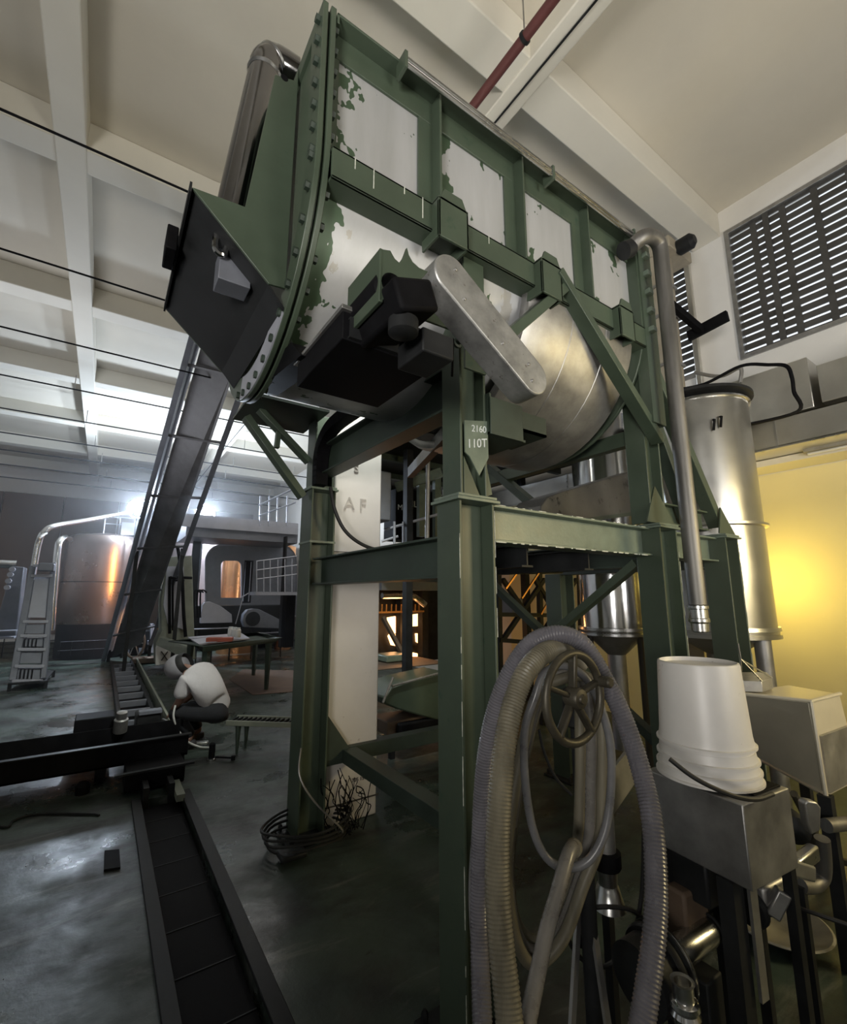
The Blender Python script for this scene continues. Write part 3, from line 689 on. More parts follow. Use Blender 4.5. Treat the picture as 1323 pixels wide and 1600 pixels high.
MB().lathe([(r - .02, zb + .02), (.09, zb - .2), (.09, .1)], (4.42, 2.92, 0), n=24).build('cone', 'steel_dull', t2)
for a in (30, 150, 270): MB().lathe([(.03, 0), (.03, zb)], (4.42 + .27 * math.cos(R(a)), 2.92 + .27 * math.sin(R(a)), 0), n=10).build('leg', 'dark_steel', t2)
# dark chute with stains
ch = thing('steel_chute', 'flat dull steel chute with round end and dark stains behind the right columns', 'chute', tuple(S(920, 812, 'Y', 2.2)))
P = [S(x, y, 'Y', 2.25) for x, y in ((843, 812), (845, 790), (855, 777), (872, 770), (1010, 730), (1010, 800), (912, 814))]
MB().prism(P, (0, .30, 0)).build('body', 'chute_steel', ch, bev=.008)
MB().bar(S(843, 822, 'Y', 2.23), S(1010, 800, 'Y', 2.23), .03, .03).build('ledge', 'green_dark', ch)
# wall ducts
du = thing('wall_duct', 'long flat galvanised duct along the wall above the yellow part', 'duct', (5.6, 2.5, 2.94))
XD = 5.2; z0_ = S(1174, 707, 'X', XD).z; z1_ = S(1168, 666, 'X', XD).z
b = MB().box((XD, -2.5, z0_), (XW - .02, 7.5, z0_ + .01)).box((XD, -2.5, z0_), (XD + .01, 7.5, z1_)).box((XD, -2.5, z1_ - .01), (XW - .02, 7.5, z1_)); b.build('body', 'steel_sheet', du)
b = MB()
for y in (.35, 1.55, 2.75, 4.0): b.box((XD - .006, y, z0_), (XD, y + .02, z1_))
each(b, 'seam', 'steel', du)
MB().box((XD - .01, -2.5, z0_ - .015), (XD + .03, 7.5, z0_)).build('flange', 'steel', du)
MB().box((5.6, -2.5, 2.935), (XW - .02, 7.5, 3.0)).build('ledge', 'plaster_beam', du)
fx = thing('tube_lamp', 'long pale tube lamp under the wall duct', 'lamp', (5.55, 1.0, z0_ - .07))
MB().box((5.5, .1, z0_ - .03), (5.6, 1.45, z0_)).build('housing', 'steel_dull', fx); MB().tube([(5.55, .12, z0_ - .045), (5.55, 1.43, z0_ - .045)], .013, 10).build('tube', 'white_plastic', fx)
for i, (y0, y1, zz0, zz1, lab) in enumerate(((1.30, 2.02, .10, .62, 'square galvanised duct box on the wall duct, nearest the tall tank'), (.86, 1.24, .12, .50, 'small galvanised duct box with slanted plate, second from the tall tank'), (-.6, .80, .30, .55, 'long narrow galvanised duct run under the large louvre'))):
    q = MB().box((5.45, y0, z1_ + zz0), (XW - .02, y1, z1_ + zz1)); o = q.build('duct_box', 'steel_sheet', bev=.006); tag(o, lab, 'duct')
# black conduit loop over the tank
yx = S(1160, 572, 'X', 4.9)
tag(MB().tube(spline([S(1050, 610, 'X', 4.9), S(1100, 600, 'X', 4.9), S(1157, 572, 'X', 4.9), S(1200, 570, 'X', 4.9), S(1228, 572, 'X', 4.9), S(1237, 590, 'X', 4.9), S(1240, 612, 'X', 4.9), S(1246, 643, 'X', 4.9), S(1160, 665, 'X', 4.9)], 6), .016, 8).build('conduit', 'black'), 'black looping conduit above the tall steel tank', 'conduit')
tag(MB().tube(spline([S(1085, 582, 'X', 5.3), S(1125, 588, 'X', 5.3), S(1156, 575, 'X', 5.3), S(1156, 598, 'X', 5.3)], 6), .02, 8).build('conduit', 'steel_dull'), 'grey conduit crossing between the tank lid and the wall pier', 'conduit')
# wall pier rail
tag(MB().box((5.93, 2.45, 4.1), (5.99, 2.52, 6.05)).build('wall_rail', 'steel_sheet', bev=.01), 'vertical pale metal rail beside the small louvre', 'rail')
# bucket elevator tower
tw = thing('elevator_tower', 'beige box-section elevator tower in front of the small louvre', 'elevator', (5.2, 2.8, 0))
ya, yb = 2.31, 2.66; XT = 4.95; ztop = S(1040, 388, 'X', XT).z
MB().box((XT, ya, .0), (XT + .22, yb, ztop)).build('casing', 'tower_beige', tw, bev=.006)
MB().box((XT - .02, ya - .1, ztop), (XT + .5, yb + .18, ztop + .14)).build('head', 'tower_beige', tw, bev=.01)
for z in (ztop - .42, ztop - .80, ztop - 1.4): MB().box((XT - .02, ya - .02, z), (XT + .235, yb + .02, z + .035)).build('flange', 'steel_dull', tw)
MB().box((XT - .12, yb, ztop - .45), (XT + .1, yb + .26, ztop - .2)).build('drive_box', 'tower_beige', tw, bev=.01)
MB().lathe([(.06, 0), (.06, .25)], (XT + .1, yb + .1, ztop - .55), (-1, 0, 0), n=16).build('motor', 'dark_steel', tw)
MB().lathe([(.07, 0), (.09, .02), (.09, .16), (.05, .2)], (XT + .2, ya - .08, ztop + .06), (0, -1, 0), n=16).build('shaft', 'dark_steel', tw)
b = MB()
for z in (ztop - .32, ztop - .95, ztop - 1.15, ztop - 1.7): b.lathe([(.028, 0), (.028, .03), (.01, .04)], (XT, (ya + yb) / 2, z), (-1, 0, 0), n=10)
each(b, 'knob', 'black', tw)
lb = MB().bar(S(1046, 474, 'X', 4.95), S(1098, 518, 'X', 5.3), .07, .07).bar(S(1075, 526, 'X', 5.3), S(1137, 493, 'X', 5.3), .05, .12)
tag(lb.build('support_bracket', 'black', bev=.004), 'black angled steel bracket on the wall between the two louvres', 'bracket')
# grey drain pipe with swan neck
dp_ = thing('drain_pipe', 'grey steel drain pipe with swan-neck top hanging in front of the right columns', 'pipe', tuple(S(1090, 992, 'Y', 1.26)))
yy = 1.26; pts = spline([S(985, 388, 'Y', 1.34), S(1002, 372, 'Y', 1.28), S(1018, 370, 'Y', yy), S(1030, 384, 'Y', yy), S(1034, 415, 'Y', yy)], 7)
xb = S(1034, 415, 'Y', yy).x
pts.append(V(xb, yy, S(1085, 945, 'Y', yy).z))
MB().tube(pts, .045, 20).build('pipe', 'galv_pipe', dp_)
ze = pts[-1].z
MB().lathe([(.040, 0), (.052, -.005), (.052, -.02), (.046, -.025), (.046, -.07), (.052, -.075), (.052, -.09), (.042, -.1), (.042, -.14), (.035, -.145), (0, -.145)], (xb, yy, ze), n=24).build('coupling', 'steel', dp_)
MB().tube([S(985, 388, 'Y', 1.34) + V(-.05, .02, -.03), S(985, 388, 'Y', 1.34)], .055, 20).build('elbow', 'dark_steel', dp_)

# dark red sprinkler pipe and ceiling wires
sp = thing('sprinkler_pipe', 'dark red pipe hung under the ceiling above the trough', 'pipe', (2.06, 5, 5.5))
MB().tube([(2.08, -2, 5.52), (2.08, 9, 5.52)], .036, 14).build('pipe', 'pipe_red', sp)
for y in (1.75, 4.9):
    MB().tube([(2.08, y, 5.56), (2.08, y, CZ)], .006, 6).build('hanger', 'steel_dull', sp); MB().lathe([(.046, -.012), (.046, .012)], (2.08, y, 5.52), (0, 1, 0), n=14).build('clamp', 'dark_steel', sp)
tag(MB().tube([(2.63, -4, BZ - .035), (2.63, 21, BZ - .035)], .010, 6).build('ceiling_cable', 'dark_steel'), 'thin dark cable running along the underside of the right-hand ceiling beam', 'cable')
places = ['nearest the trough', 'second from the trough', 'third from the trough', 'fourth from the trough', 'fifth from the trough', 'sixth from the trough', 'seventh from the trough', 'eighth from the trough', 'ninth from the trough']
for i, (y, z) in enumerate(((4.27, 5.3), (6.21, 5.3), (8.17, 5.3), (10.07, 5.3), (11.95, 5.3), (13.81, 5.3), (15.5, 5.3), (17.3, 5.3), (19.2, 5.3))):
    t = thing('ceiling_wire', 'black wire stretched across the hall under the ceiling, ' + places[i], 'wire', (0, y, z), 'wires under the ceiling')
    MB().tube([(-6.9, y, z), (5.95, y, z)], .011 + .0008 * i, 6).build('wire', 'black', t)
    if i > 2:
        for x in (-1.2, .6, 2.1, 3.9): MB().tube([(x + i * .13, y, z), (x + i * .13, y, z + .28)], .008, 5).build('hanger', 'steel_dull', t)

# =================================================================== LEFT AND MIDDLE BACKGROUND
def bx(xl, xr, yt, yb, Y, dep, mb=None):
    p, q = S(xl, yb, 'Y', Y), S(xr, yt, 'Y', Y); mb = mb or MB(); return mb.box((p.x, Y, p.z), (q.x, Y + dep, q.z))
# inclined belt conveyor
cn = thing('belt_conveyor', 'long dark inclined belt conveyor rising from the floor to the ceiling on the left', 'conveyor', tuple(V(*D(195, 1030, 11.4)[:2], 0)))
l0, l1 = D(168, 1026, 11.4), D(309, 520, 7.6); r0, r1 = D(232, 1008, 11.4), D(396, 545, 7.6)
ax = (l1 - l0).normalized(); wx = (r0 - l0); wx = (wx - ax * wx.dot(ax)).normalized(); nn = ax.cross(wx)
if nn.z < 0: nn = -nn
MB().channel(l0, l1, .09, .30, .02, u=nn, side=1).build('side_rail', 'grey_panel', cn)
MB().channel(r0, r1, .09, .26, .02, u=nn, side=-1).build('side_rail', 'grey_panel', cn)
MB().prism([l0 + wx * .1, l1 + wx * .1, r1 - wx * .16, r0 - wx * .16], nn * .02).build('belt', 'belt', cn)
L_ = (l1 - l0).length
for i in range(6):
    f = (i + .6) / 6; a = l0.lerp(l1, f); c = r0.lerp(r1, f); MB().bar(a - nn * .04, c - nn * .04, .04, .04, nn).build('cross_member', 'belt', cn)
MB().tube([l0 + nn * .2, l1 + nn * .2], .05, 10).build('edge_pipe', 'grey_light', cn)
for f in (.03, .42):
    p = l0.lerp(l1, f); q = r0.lerp(r1, f)
    for z in (p, q): MB().bar((z.x, z.y, 0), z, .07, .07, (1, 0, 0)).build('leg', 'dark_steel', cn)
# work lamps
def lamp(x, y, Y, lab):
    c = S(x, y, 'Y', Y); t = thing('work_lamp', lab, 'work light', tuple(c + V(0, 0, -.3)), 'work lights in the back of the hall')
    MB().lathe([(.14, .12), (.27, 0), (.27, -.02)], c, (0, -1, 0), n=24).build('housing', 'dark_steel', t)
    dv = (EYE - c).normalized()
    MB().lathe([(0, .03), (.26, .025), (.26, .02)], c, (0, -1, 0), n=24).build('lens', 'lamp_face', t)
    MB().tube([V(c.x, c.y + .1, 0), c + V(0, .1, 0)], .03, 8).build('pole', 'dark_steel', t)
    light('work_light', 'POINT', c + V(0, -.25, 0), 640, (.72, .84, 1), .15)
    return t
lamp(216, 795, 14.6, 'glaring blue-white work light left of the inclined conveyor')
lamp(320, 803, 14.2, 'glaring blue-white work light right of the inclined conveyor')
# big brown tank
def vtank(name, lab, xc, xr, yt, yb, Y, m, cat='tank'):
    p = S(xc, yb, 'Y', Y); q = S(xr, yb, 'Y', Y); top = S(xc, yt, 'Y', Y - .5).z; r_ = abs(q.x - p.x)
    t = thing(name, lab, cat, (p.x, Y, 0))
    z = p.z; MB().lathe([(r_ * .98, z), (r_, z + .03), (r_, top - .28), (r_ * .985, top - .16), (r_ * .93, top - .06), (r_ * .8, top - .01), (0, top + .1)], (p.x, Y, 0), n=56).build('shell', m, t)
    return t, p, r_, top
t, p, r_, top = vtank('storage_tank', 'large brown steel tank with rounded shoulder at the far left', 151, 211, 834, 973, 15.6, 'copper_tank')
zc = S(150, 908, 'Y', 15 - r_).z; MB().lathe([(r_ + .004, zc - .012), (r_ + .004, zc + .012)], (p.x, 15.6, 0), n=56).build('seam', 'dark_steel', t)
MB().lathe([(r_ * .96, .0), (r_ * .96, p.z)], (p.x, 15.6, 0), n=40).build('skirt', 'black', t)
b = MB(); bx(95, 168, 1000, 1003, 13.9, .05, b); bx(90, 170, 1013, 1017, 13.9, .06, b); each(b, 'skid_rail', 'grey_panel', t)
b = MB()
for x in (92, 110, 128, 146, 166): bx(x, x + 2, 1003, 1024, 13.9, .05, b)
each(b, 'skid_post', 'dark_steel', t)
b = MB(); zz = top + .08
for i in range(5): b.tube([(p.x - .1 + i * .35, 15.4, zz - .1), (p.x - .1 + i * .35, 15.4, zz + .45)], .02, 6)
b.tube([(p.x - .1, 15.4, zz + .45), (p.x + 1.3, 15.4, zz + .45)], .02, 6).tube([(p.x - .1, 15.4, zz + .25), (p.x + 1.3, 15.4, zz + .25)], .015, 6); b.build('guard_rail', 'grey_light', t)
MB().box((p.x + .3, 15.2, zz - .05), (p.x + .8, 15.7, zz + .3)).build('hatch', 'grey_light', t)
# chrome pipes round it
def pix_tube(name, lab, cat, pts, r__, m, n=10, Y=None, sp_=8):
    P = [S(x, y, 'Y', yy_) for x, y, yy_ in pts]; return tag(MB().tube(spline(P, sp_), r__, n).build(name, m), lab, cat)
pix_tube('curved_pipe', 'bright curved pipe arching from the loader over the brown tank', 'pipe', [(36, 1000, 12.2), (48, 920, 12.2), (60, 850, 12.2), (70, 830, 12.2), (88, 821, 12.4), (140, 812, 13.4), (205, 800, 14.4)], .055, 'steel_bright', 14)
pix_tube('curved_pipe', 'bright bent pipe close to the left side of the brown tank', 'pipe', [(80, 985, 13.2), (84, 930, 13.2), (90, 860, 13.2), (94, 845, 13.3), (101, 840, 13.6), (108, 842, 14.2)], .07, 'steel_bright', 14)
pix_tube('curved_pipe', 'thin bright pipe just inside the tall arching pipe', 'pipe', [(50, 890, 12.0), (57, 850, 12.0), (62, 840, 12.0), (72, 833, 12.2)], .03, 'steel', 10)
pix_tube('wall_pipe', 'thick bright horizontal pipe at the far left edge', 'pipe', [(-30, 880, 14.5), (26, 882, 14.5)], .10, 'steel_bright', 14)
t = thing('filter_cabinet', 'slanting grey cabinet with small valves at the far left edge', 'cabinet', tuple(S(20, 1000, 'Y', 12.8)))
P = [S(x, y, 'Y', 12.8) for x, y in ((-12, 998), (24, 998), (38, 886), (18, 884))]; MB().prism(P, (0, .5, 0)).build('body', 'grey_panel', t, bev=.02)
b = MB()
for x, y in ((20, 890), (17, 898), (14, 908), (12, 918)): b.lathe([(.05, 0), (.05, .12)], S(x, y, 'Y', 12.7), (0, -1, 0), n=10)
each(b, 'valve', 'grey_light', t)
b = MB(); bx(-10, 25, 985, 988, 12.4, .3, b); bx(-10, 22, 995, 999, 12.4, .3, b); b.build('shelf', 'grey_light', t)
for x in (2, 20): bx(x, x + 4, 998, 1028, 12.7, .1).build('leg', 'dark_steel', t)
# tall ladder-like loader
t = thing('ladder_loader', 'upright grey ladder-like loader with panels between its rungs at the left', 'loader', tuple(V(*S(45, 1070, 'Y', 10.9)[:2], 0)))
def lean(x, y): return S(x, y, 'Y', 10.9 + (1070 - y) * .002)
MB().bar(lean(20, 1063), lean(52, 885), .10, .14, (0, 1, 0)).build('side_rail', 'grey_panel', t, bev=.01)
MB().bar(lean(68, 1060), lean(84, 880), .08, .14, (0, 1, 0)).build('side_rail', 'grey_panel', t, bev=.01)
for i, (a, c, m) in enumerate(((902, 965, 'grey_light'), (976, 990, 'grey_panel'), (997, 1010, 'grey_panel'), (1016, 1036, 'grey_panel'), (1044, 1062, 'grey_panel'))):
    f = lambda y: (20 + (1063 - y) * .18 + 6, 68 + (1060 - y) * .09 - 3)
    MB().prism([lean(f(a)[0], a), lean(f(a)[1], a), lean(f(c)[1], c), lean(f(c)[0], c)], (0, .04, 0)).build('panel', m, t)
for y in (884, 900, 971, 993, 1014, 1040, 1063):
    f = (20 + (1063 - y) * .18, 68 + (1060 - y) * .09); MB().bar(lean(f[0], y) + V(0, -.08, 0), lean(f[1], y) + V(0, -.08, 0), .06, .05).build('rung', 'grey_light', t, bev=.005)
b = MB()
for y0 in (998, 1045):
    for i in range(5): 
        x = 34 + i * 6 - (y0 - 998) * .13; b.bar(lean(x, y0) + V(0, -.05, 0), lean(x - 2, y0 + 15) + V(0, -.05, 0), .012, .03, (0, 1, 0))
each(b, 'slat', 'black', t)
bx(58, 85, 880, 892, 10.8, .3).build('motor_box', 'grey_panel', t, bev=.02)
P = [S(x, y, 'Y', yy_) for x, y, yy_ in ((15, 1068, 10.7), (72, 1064, 10.7), (84, 1048, 12.0), (50, 1050, 12.0))]; MB().prism(P, (0, 0, -.03)).build('foot_plate', 'dark_steel', t)
for p in P[:2] + P[2:]: MB().bar((p.x, p.y + .05, 0), (p.x, p.y + .05, p.z), .05, .05, (1, 0, 0)).build('leg', 'dark_steel', t)
# second, pink-brown tank and arch housing with a window
t, p, r_, top = vtank('storage_tank', 'wide pinkish tank behind the arched housing in the middle distance', 352, 440, 838, 985, 16.6, 'pink_tank')
MB().lathe([(r_ * .9, 0), (r_ * .9, p.z)], (p.x, 16.6, 0), n=40).build('skirt', 'black', t)
ah = thing('arched_housing', 'grey rounded housing with a window onto glowing copper', 'machine housing', tuple(V(*S(390, 1000, 'Y', 13.4)[:2], 0)))
def arch(x0, x1, y0, y1, rr, Y, n=6):
    out = []
    for (cx, cy, a0) in ((x0 + rr, y0 + rr, 180), (x1 - rr, y0 + rr, 270)):
        for i in range(n + 1):
            a = R(a0 + 90 * i / n); out.append(S(cx + rr * math.cos(a), cy + rr * math.sin(a), 'Y', Y))
    return out + [S(x1, y1, 'Y', Y), S(x0, y1, 'Y', Y)]
oo = arch(322, 462, 853, 962, 26, 13.4); ii = arch(345, 377, 876, 934, 8, 13.4)
MB().ring(oo, ii, (0, .10, 0)).build('front', 'grey_panel', ah)
MB().ring(arch(320, 464, 850, 963, 28, 13.36), oo, (0, .02, 0)).build('trim', 'grey_light', ah)
b = MB(); bx(380, 384, 878, 940, 13.35, .1, b); bx(389, 392, 878, 940, 13.35, .1, b); each(b, 'post', 'grey_light', ah)
bx(378, 396, 876, 942, 13.38, .05).build('slot', 'black', ah)
ct = thing('copper_still', 'glowing copper vessel seen through the window of the arched housing', 'still', tuple(V(*S(362, 940, 'Y', 14.3)[:2], 0)))
c = S(372, 940, 'Y', 14.3); MB().lathe([(.50, 0), (.5, 3.1), (.3, 3.3), (0, 3.35)], (c.x, 14.3, 0), n=40).build('vessel', 'copper', ct)
c = S(452, 940, 'Y', 13.9); MB().lathe([(.25, 0), (.25, 3.1), (0, 3.2)], (c.x, 14.3, 0), n=30).build('side_vessel', 'copper', ct)
# cabinet press left of the table
pr = thing('press_cabinet', 'pale grey-green press cabinet with curved foot behind the crouching person', 'press', tuple(V(*S(270, 1040, 'Y', 11.6)[:2], 0)))
P = [S(x, y, 'Y', 11.7) for x, y in ((244, 1040), (243, 1005), (252, 985), (252, 935), (262, 870), (300, 868), (304, 1000), (306, 1030))]
MB().prism(P, (0, .6, 0)).build('body', 'grey_green', pr, bev=.02)
P = [S(x, y, 'Y', 11.66) for x, y in ((255, 945), (261, 885), (287, 885), (289, 985), (262, 975))]; MB().prism(P, (0, .03, 0)).build('door', 'grey_light', pr, bev=.005)
MB().prism([S(x, y, 'Y', 11.6) for x, y in ((243, 1040), (243, 1012), (248, 1003), (275, 1012), (272, 1036))], (0, .06, 0)).build('foot_plate', 'white_plastic', pr, bev=.01)
MB().bar(S(252, 1018, 'Y', 11.58), S(262, 1032, 'Y', 11.58), .02, .03, (0, 1, 0)).bar(S(262, 1018, 'Y', 11.58), S(252, 1032, 'Y', 11.58), .02, .03, (0, 1, 0)).build('cross_mark', 'ink', pr)
P = [S(x, y, 'Y', yy_) for x, y, yy_ in ((250, 996, 11.4), (244, 1008, 11.4), (292, 1030, 9.8), (296, 1012, 9.8))]; MB().prism(P, (.06, .0, .02)).build('apron', 'grey_green', pr)
MB().tube(spline([S(265, 990, 'Y', 11.5), S(265, 910, 'Y', 11.5), S(270, 903, 'Y', 11.5), S(300, 903, 'Y', 11.5)], 5), .03, 8).tube(spline([S(270, 985, 'Y', 11.4), S(270, 912, 'Y', 11.4), S(275, 907, 'Y', 11.4), S(288, 907, 'Y', 11.4)], 5), .022, 8).build('guard_bar', 'black', pr)
MB().tube(spline([S(277, 852, 'Y', 11.3), S(284, 900, 'Y', 11.3), S(287, 960, 'Y', 11.3), S(290, 995, 'Y', 11.3)], 6), .035, 8).build('hose', 'black', pr)
# dark machine with two steel guards
dm = thing('sorting_machine', 'low dark machine with two grey belt guards beyond the table', 'machine', tuple(V(*S(370, 1030, 'Y', 12.6)[:2], 0)))
bx(300, 445, 945, 1000, 12.9, .8).build('body', 'dark_steel', dm, bev=.02)
P = [S(x, y, 'Y', 12.6) for x, y in ((313, 974), (316, 946), (320, 941), (328, 940), (345, 947), (362, 960), (363, 973))]; MB().prism(P, (0, .2, 0)).build('guard', 'grey_light', dm, bev=.01)
P = [S(x, y, 'Y', 12.4) for x, y in ((382, 980), (379, 970), (381, 960), (387, 953), (396, 951), (405, 952), (437, 968), (440, 975), (436, 982))]; MB().prism(P, (0, .25, 0)).build('guard', 'grey_panel', dm, bev=.01)
MB().lathe([(0, 0), (.18, 0), (.18, .02), (.15, .02)], S(395, 967, 'Y', 12.38), (0, -1, 0), n=24).build('pulley', 'dark_steel', dm)
b = MB(); bx(304, 362, 981, 984, 12.3, .3, b); bx(388, 440, 988, 991, 12.3, .3, b); each(b, 'ledge', 'grey_light', dm)
b = MB()
for x in (306, 330, 358, 392, 420, 438): bx(x, x + 3, 984, 1036, 12.5, .1, b)
each(b, 'leg', 'dark_steel', dm)
b = MB()
for x in (303, 308, 313): b.tube(spline([S(x, 965, 'Y', 12.4), S(x, 928, 'Y', 12.4), S(x + 4, 922, 'Y', 12.4), S(x + 10, 926, 'Y', 12.4)], 4), .02, 6)
each(b, 'guard_bar', 'black', dm)
MB().tube([S(368, 975, 'Y', 12.0), S(380, 932, 'Y', 12.0)], .012, 6).tube([S(376, 934, 'Y', 12.0), S(388, 927, 'Y', 12.0)], .016, 6).build('lever', 'grey_light', dm)
# walkway over the machines, with railings
wk = thing('walkway', 'raised grey walkway with white railing left of the green column', 'walkway', tuple(V(*S(430, 1030, 'Y', 11.2)[:2], 0)))
bx(290, 466, 826, 838, 12.0, 1.6).build('deck', 'grey_panel', wk, bev=.01)
bx(284, 466, 818, 822, 11.9, .05).build('edge_strip', 'grey_light', wk)
bx(440, 447, 838, 1012, 11.8, .2).build('post', 'dark_steel', wk); bx(300, 303, 838, 1012, 13.0, .1).build('post', 'dark_steel', wk)
b = MB()
for x in (406, 420, 433, 448): b.tube([S(x, 822, 'Y', 11.9), S(x + 1, 775, 'Y', 11.9)], .022, 6)
b.tube([S(404, 790, 'Y', 11.9), S(462, 762, 'Y', 10.9)], .022, 6).tube([S(404, 806, 'Y', 11.9), S(462, 785, 'Y', 10.9)], .018, 6); b.build('railing', 'grey_light', wk)
bx(399, 466, 925, 930, 11.0, .5).build('step', 'grey_light', wk)
b = MB()
for x in (401, 412, 422, 434, 445, 456): b.tube([S(x, 926, 'Y', 11.0), S(x, 872 + (466 - x) * .06, 'Y', 11.0)], .013, 6)
for y in (874, 888, 902): b.tube([S(400, y + 3, 'Y', 11.0), S(464, y - 5, 'Y', 11.0)], .013, 6)
b.build('railing', 'grey_light', wk)
bx(444, 462, 930, 1012, 11.3, .3).build('post', 'black', wk)
# cart wheel and small clutter at the foot of the conveyor
t = thing('spoked_wheel', 'reddish spoked cart wheel by the foot of the inclined conveyor', 'wheel', tuple(S(211, 1022, 'Y', 14.2)))
c = S(211, 1005, 'Y', 14.2); b = MB(); P = [c + V(.20 * math.cos(2 * math.pi * i / 24), -.1 * math.cos(2 * math.pi * i / 24), .36 * math.sin(2 * math.pi * i / 24)) for i in range(24)]
MB().loop(P, .03, 8).build('rim', 'wood', t)
for i in range(0, 24, 4): b.tube([c, P[i]], .014, 6)
b.build('spoke', 'steel_dull', t)
tag(bx(206, 268, 1026, 1038, 13.0, .5).build('low_crate', 'wood', bev=.01), 'long low brown crate on the floor beyond the rung track', 'crate')
t = thing('engine_block', 'dark cluster of machinery between the conveyor and the press cabinet', 'machinery', tuple(V(*S(230, 1025, 'Y', 15)[:2], 0)))
bx(182, 245, 985, 1022, 15.2, .6).build('body', 'dark_steel', t, bev=.02)
b = MB()
for i in range(14): 
    x, y = rnd.uniform(185, 243), rnd.uniform(965, 1015); bx(x, x + rnd.uniform(3, 9), y, y + rnd.uniform(4, 20), 14.9, .3, b)
each(b, 'fitting', 'grey_panel', t)
b = MB()
for i in range(5):
    x = 236 + i * 3; b.tube([S(x, 1020, 'Y', 14.7), S(x, 975 + i * 3, 'Y', 14.7)], .03, 6)
each(b, 'rod', 'grey_light', t)
# tray table
tb = thing('tray_table', 'dark green tray-topped table with tapered legs behind the crouching person', 'table', (1.85, 8.5, 0))
zt_ = .87; C4 = [S(316, 1018, 'Z', .80), S(428, 1003, 'Z', .80), S(404, 991, 'Z', .80), S(290, 1000, 'Z', .80)]
T4 = [S(317, 1010, 'Z', zt_), S(440, 996, 'Z', zt_), S(402, 988, 'Z', zt_), S(263, 1002, 'Z', zt_)]
b = MB(); b.add(C4 + T4, [(0, 1, 2, 3), (0, 1, 5, 4), (1, 2, 6, 5), (2, 3, 7, 6), (3, 0, 4, 7)]); b.build('tray', 'green_dark', tb, solid=.02)
cc = sum(C4, V(0, 0, 0)) / 4
for p in C4:
    q = p.lerp(cc, .12); MB().lathe([(.035, 0), (.06, .8)], (q.x, q.y, 0), n=4).build('leg', 'green_dark', tb, smooth=20)
P = [p.lerp(cc, .3) + V(-.2, 0, .05) for p in C4]; MB().prism([P[0], P[1], P[2], P[3]], (0, 0, .02)).build('sheet', 'grey_light', tb)
for i, (x, lab) in enumerate(((335, 'red-brown box lying on the tray table, left one'), (352, 'red-brown box lying on the tray table, right one'))):
    c = S(x, 999, 'Z', .92); o = MB().obox(c, .22, .16, .06, (V(.94, -.35, 0).normalized(), V(.35, .94, 0).normalized(), V(0, 0, 1))).build('red_box', 'red', bev=.006); tag(o, lab, 'box', 'boxes on the tray table')
for i, (x, lab) in enumerate(((360, 'white can on the tray table, left one'), (366, 'white can on the tray table, middle one'), (371, 'white can on the tray table, right one'))):
    c = S(x, 994 + i, 'Z', .90); t = thing('paint_can', lab, 'can', tuple(c), 'cans on the tray table')
    MB().lathe([(.045, 0), (.05, .01), (.05, .12), (.035, .14)], c, n=16).build('can', 'white_plastic', t); MB().lathe([(.036, .14), (.036, .16), (0, .16)], c, n=16).build('lid', 'chalk', t)
tag(MB().prism([S(358, 1062, 'Z', .004), S(395, 1086, 'Z', .004), S(470, 1080, 'Z', .004), S(470, 1048, 'Z', .004), S(380, 1046, 'Z', .004)], (0, 0, .004)).build('floor_mat', 'mat_brown', smooth=0), 'brown mat on the floor under the tray table', 'mat')

# =================================================================== FLOOR EQUIPMENT ON THE LEFT
# rung track running away
t = thing('rung_track', 'dark steel track with rungs set along the floor channel', 'track', (.55, 9.5, 0))
for x, w in ((.30, .05), (.68, .05), (.80, .03)):
    MB().box((x, 5.9, 0), (x + w, 13.2, .10 if x < .7 else .14)).build('rail', 'dark_steel' if x < .8 else 'grey_green', t, bev=.005)
for i in range(11): MB().box((.35, 6.25 + i * .62, .03), (.68, 6.31 + i * .62, .11)).build('rung', 'grey_panel', t, bev=.004)
MB().box((.35, 5.9, .006), (.68, 13.2, .012)).build('bed', 'black', t)
# cross beam machine
t = thing('cross_conveyor', 'black low channel-section beam lying across the floor track', 'beam', (.0, 5.4, 0))
MB().box((-1.6, 5.05, .14), (.80, 5.07, .32)).box((-1.6, 5.05, .14), (.80, 5.62, .16)).box((-1.6, 5.60, .14), (.80, 5.62, .34)).build('channel', 'black', t, bev=.004)
MB().box((-.6, 5.03, .315), (.82, 5.09, .325)).build('lip', 'dark_steel', t)
for x in (-1.2, .1, .72): MB().box((x, 5.2, 0), (x + .08, 5.5, .14)).build('leg', 'dark_steel', t)
MB().box((-.10, 5.64, .12), (.22, 5.95, .44)).build('gearbox', 'black', t, bev=.01)
MB().box((.40, 5.64, .15), (.62, 5.9, .42)).build('housing', 'dark_steel', t, bev=.02)
MB().lathe([(.06, 0), (.06, .12), (.045, .13), (.045, .19), (.02, .2)], (.27, 5.60, .30), (0, -.25, 1), n=20).build('shaft', 'steel_dull', t)
MB().box((.42, 5.62, .42), (.62, 5.74, .45)).build('cover', 'grey_panel', t)
MB().tube(spline([(.66, 5.85, .30), (.72, 5.68, .30), (.82, 5.72, .30), (.9, 5.62, .32), (1.0, 5.66, .32)], 5), .014, 8).build('handle', 'steel_dull', t)
t = thing('tail_frame', 'black tail frame hanging between the cross beam and the long belt', 'frame', (.5, 4.8, 0))
MB().box((.30, 4.72, .02), (.74, 5.02, .17)).build('body', 'black', t, bev=.01)
MB().box((.22, 4.66, .17), (.80, 4.70, .185)).build('edge', 'dark_steel', t)
MB().box((.42, 4.50, -.05), (.46, 4.72, .10)).box((.60, 4.50, -.05), (.64, 4.72, .10)).build('bracket', 'dark_steel', t)
MB().box((.64, 4.36, .0), (.70, 4.72, .05)).build('wedge', 'grey_green', t)
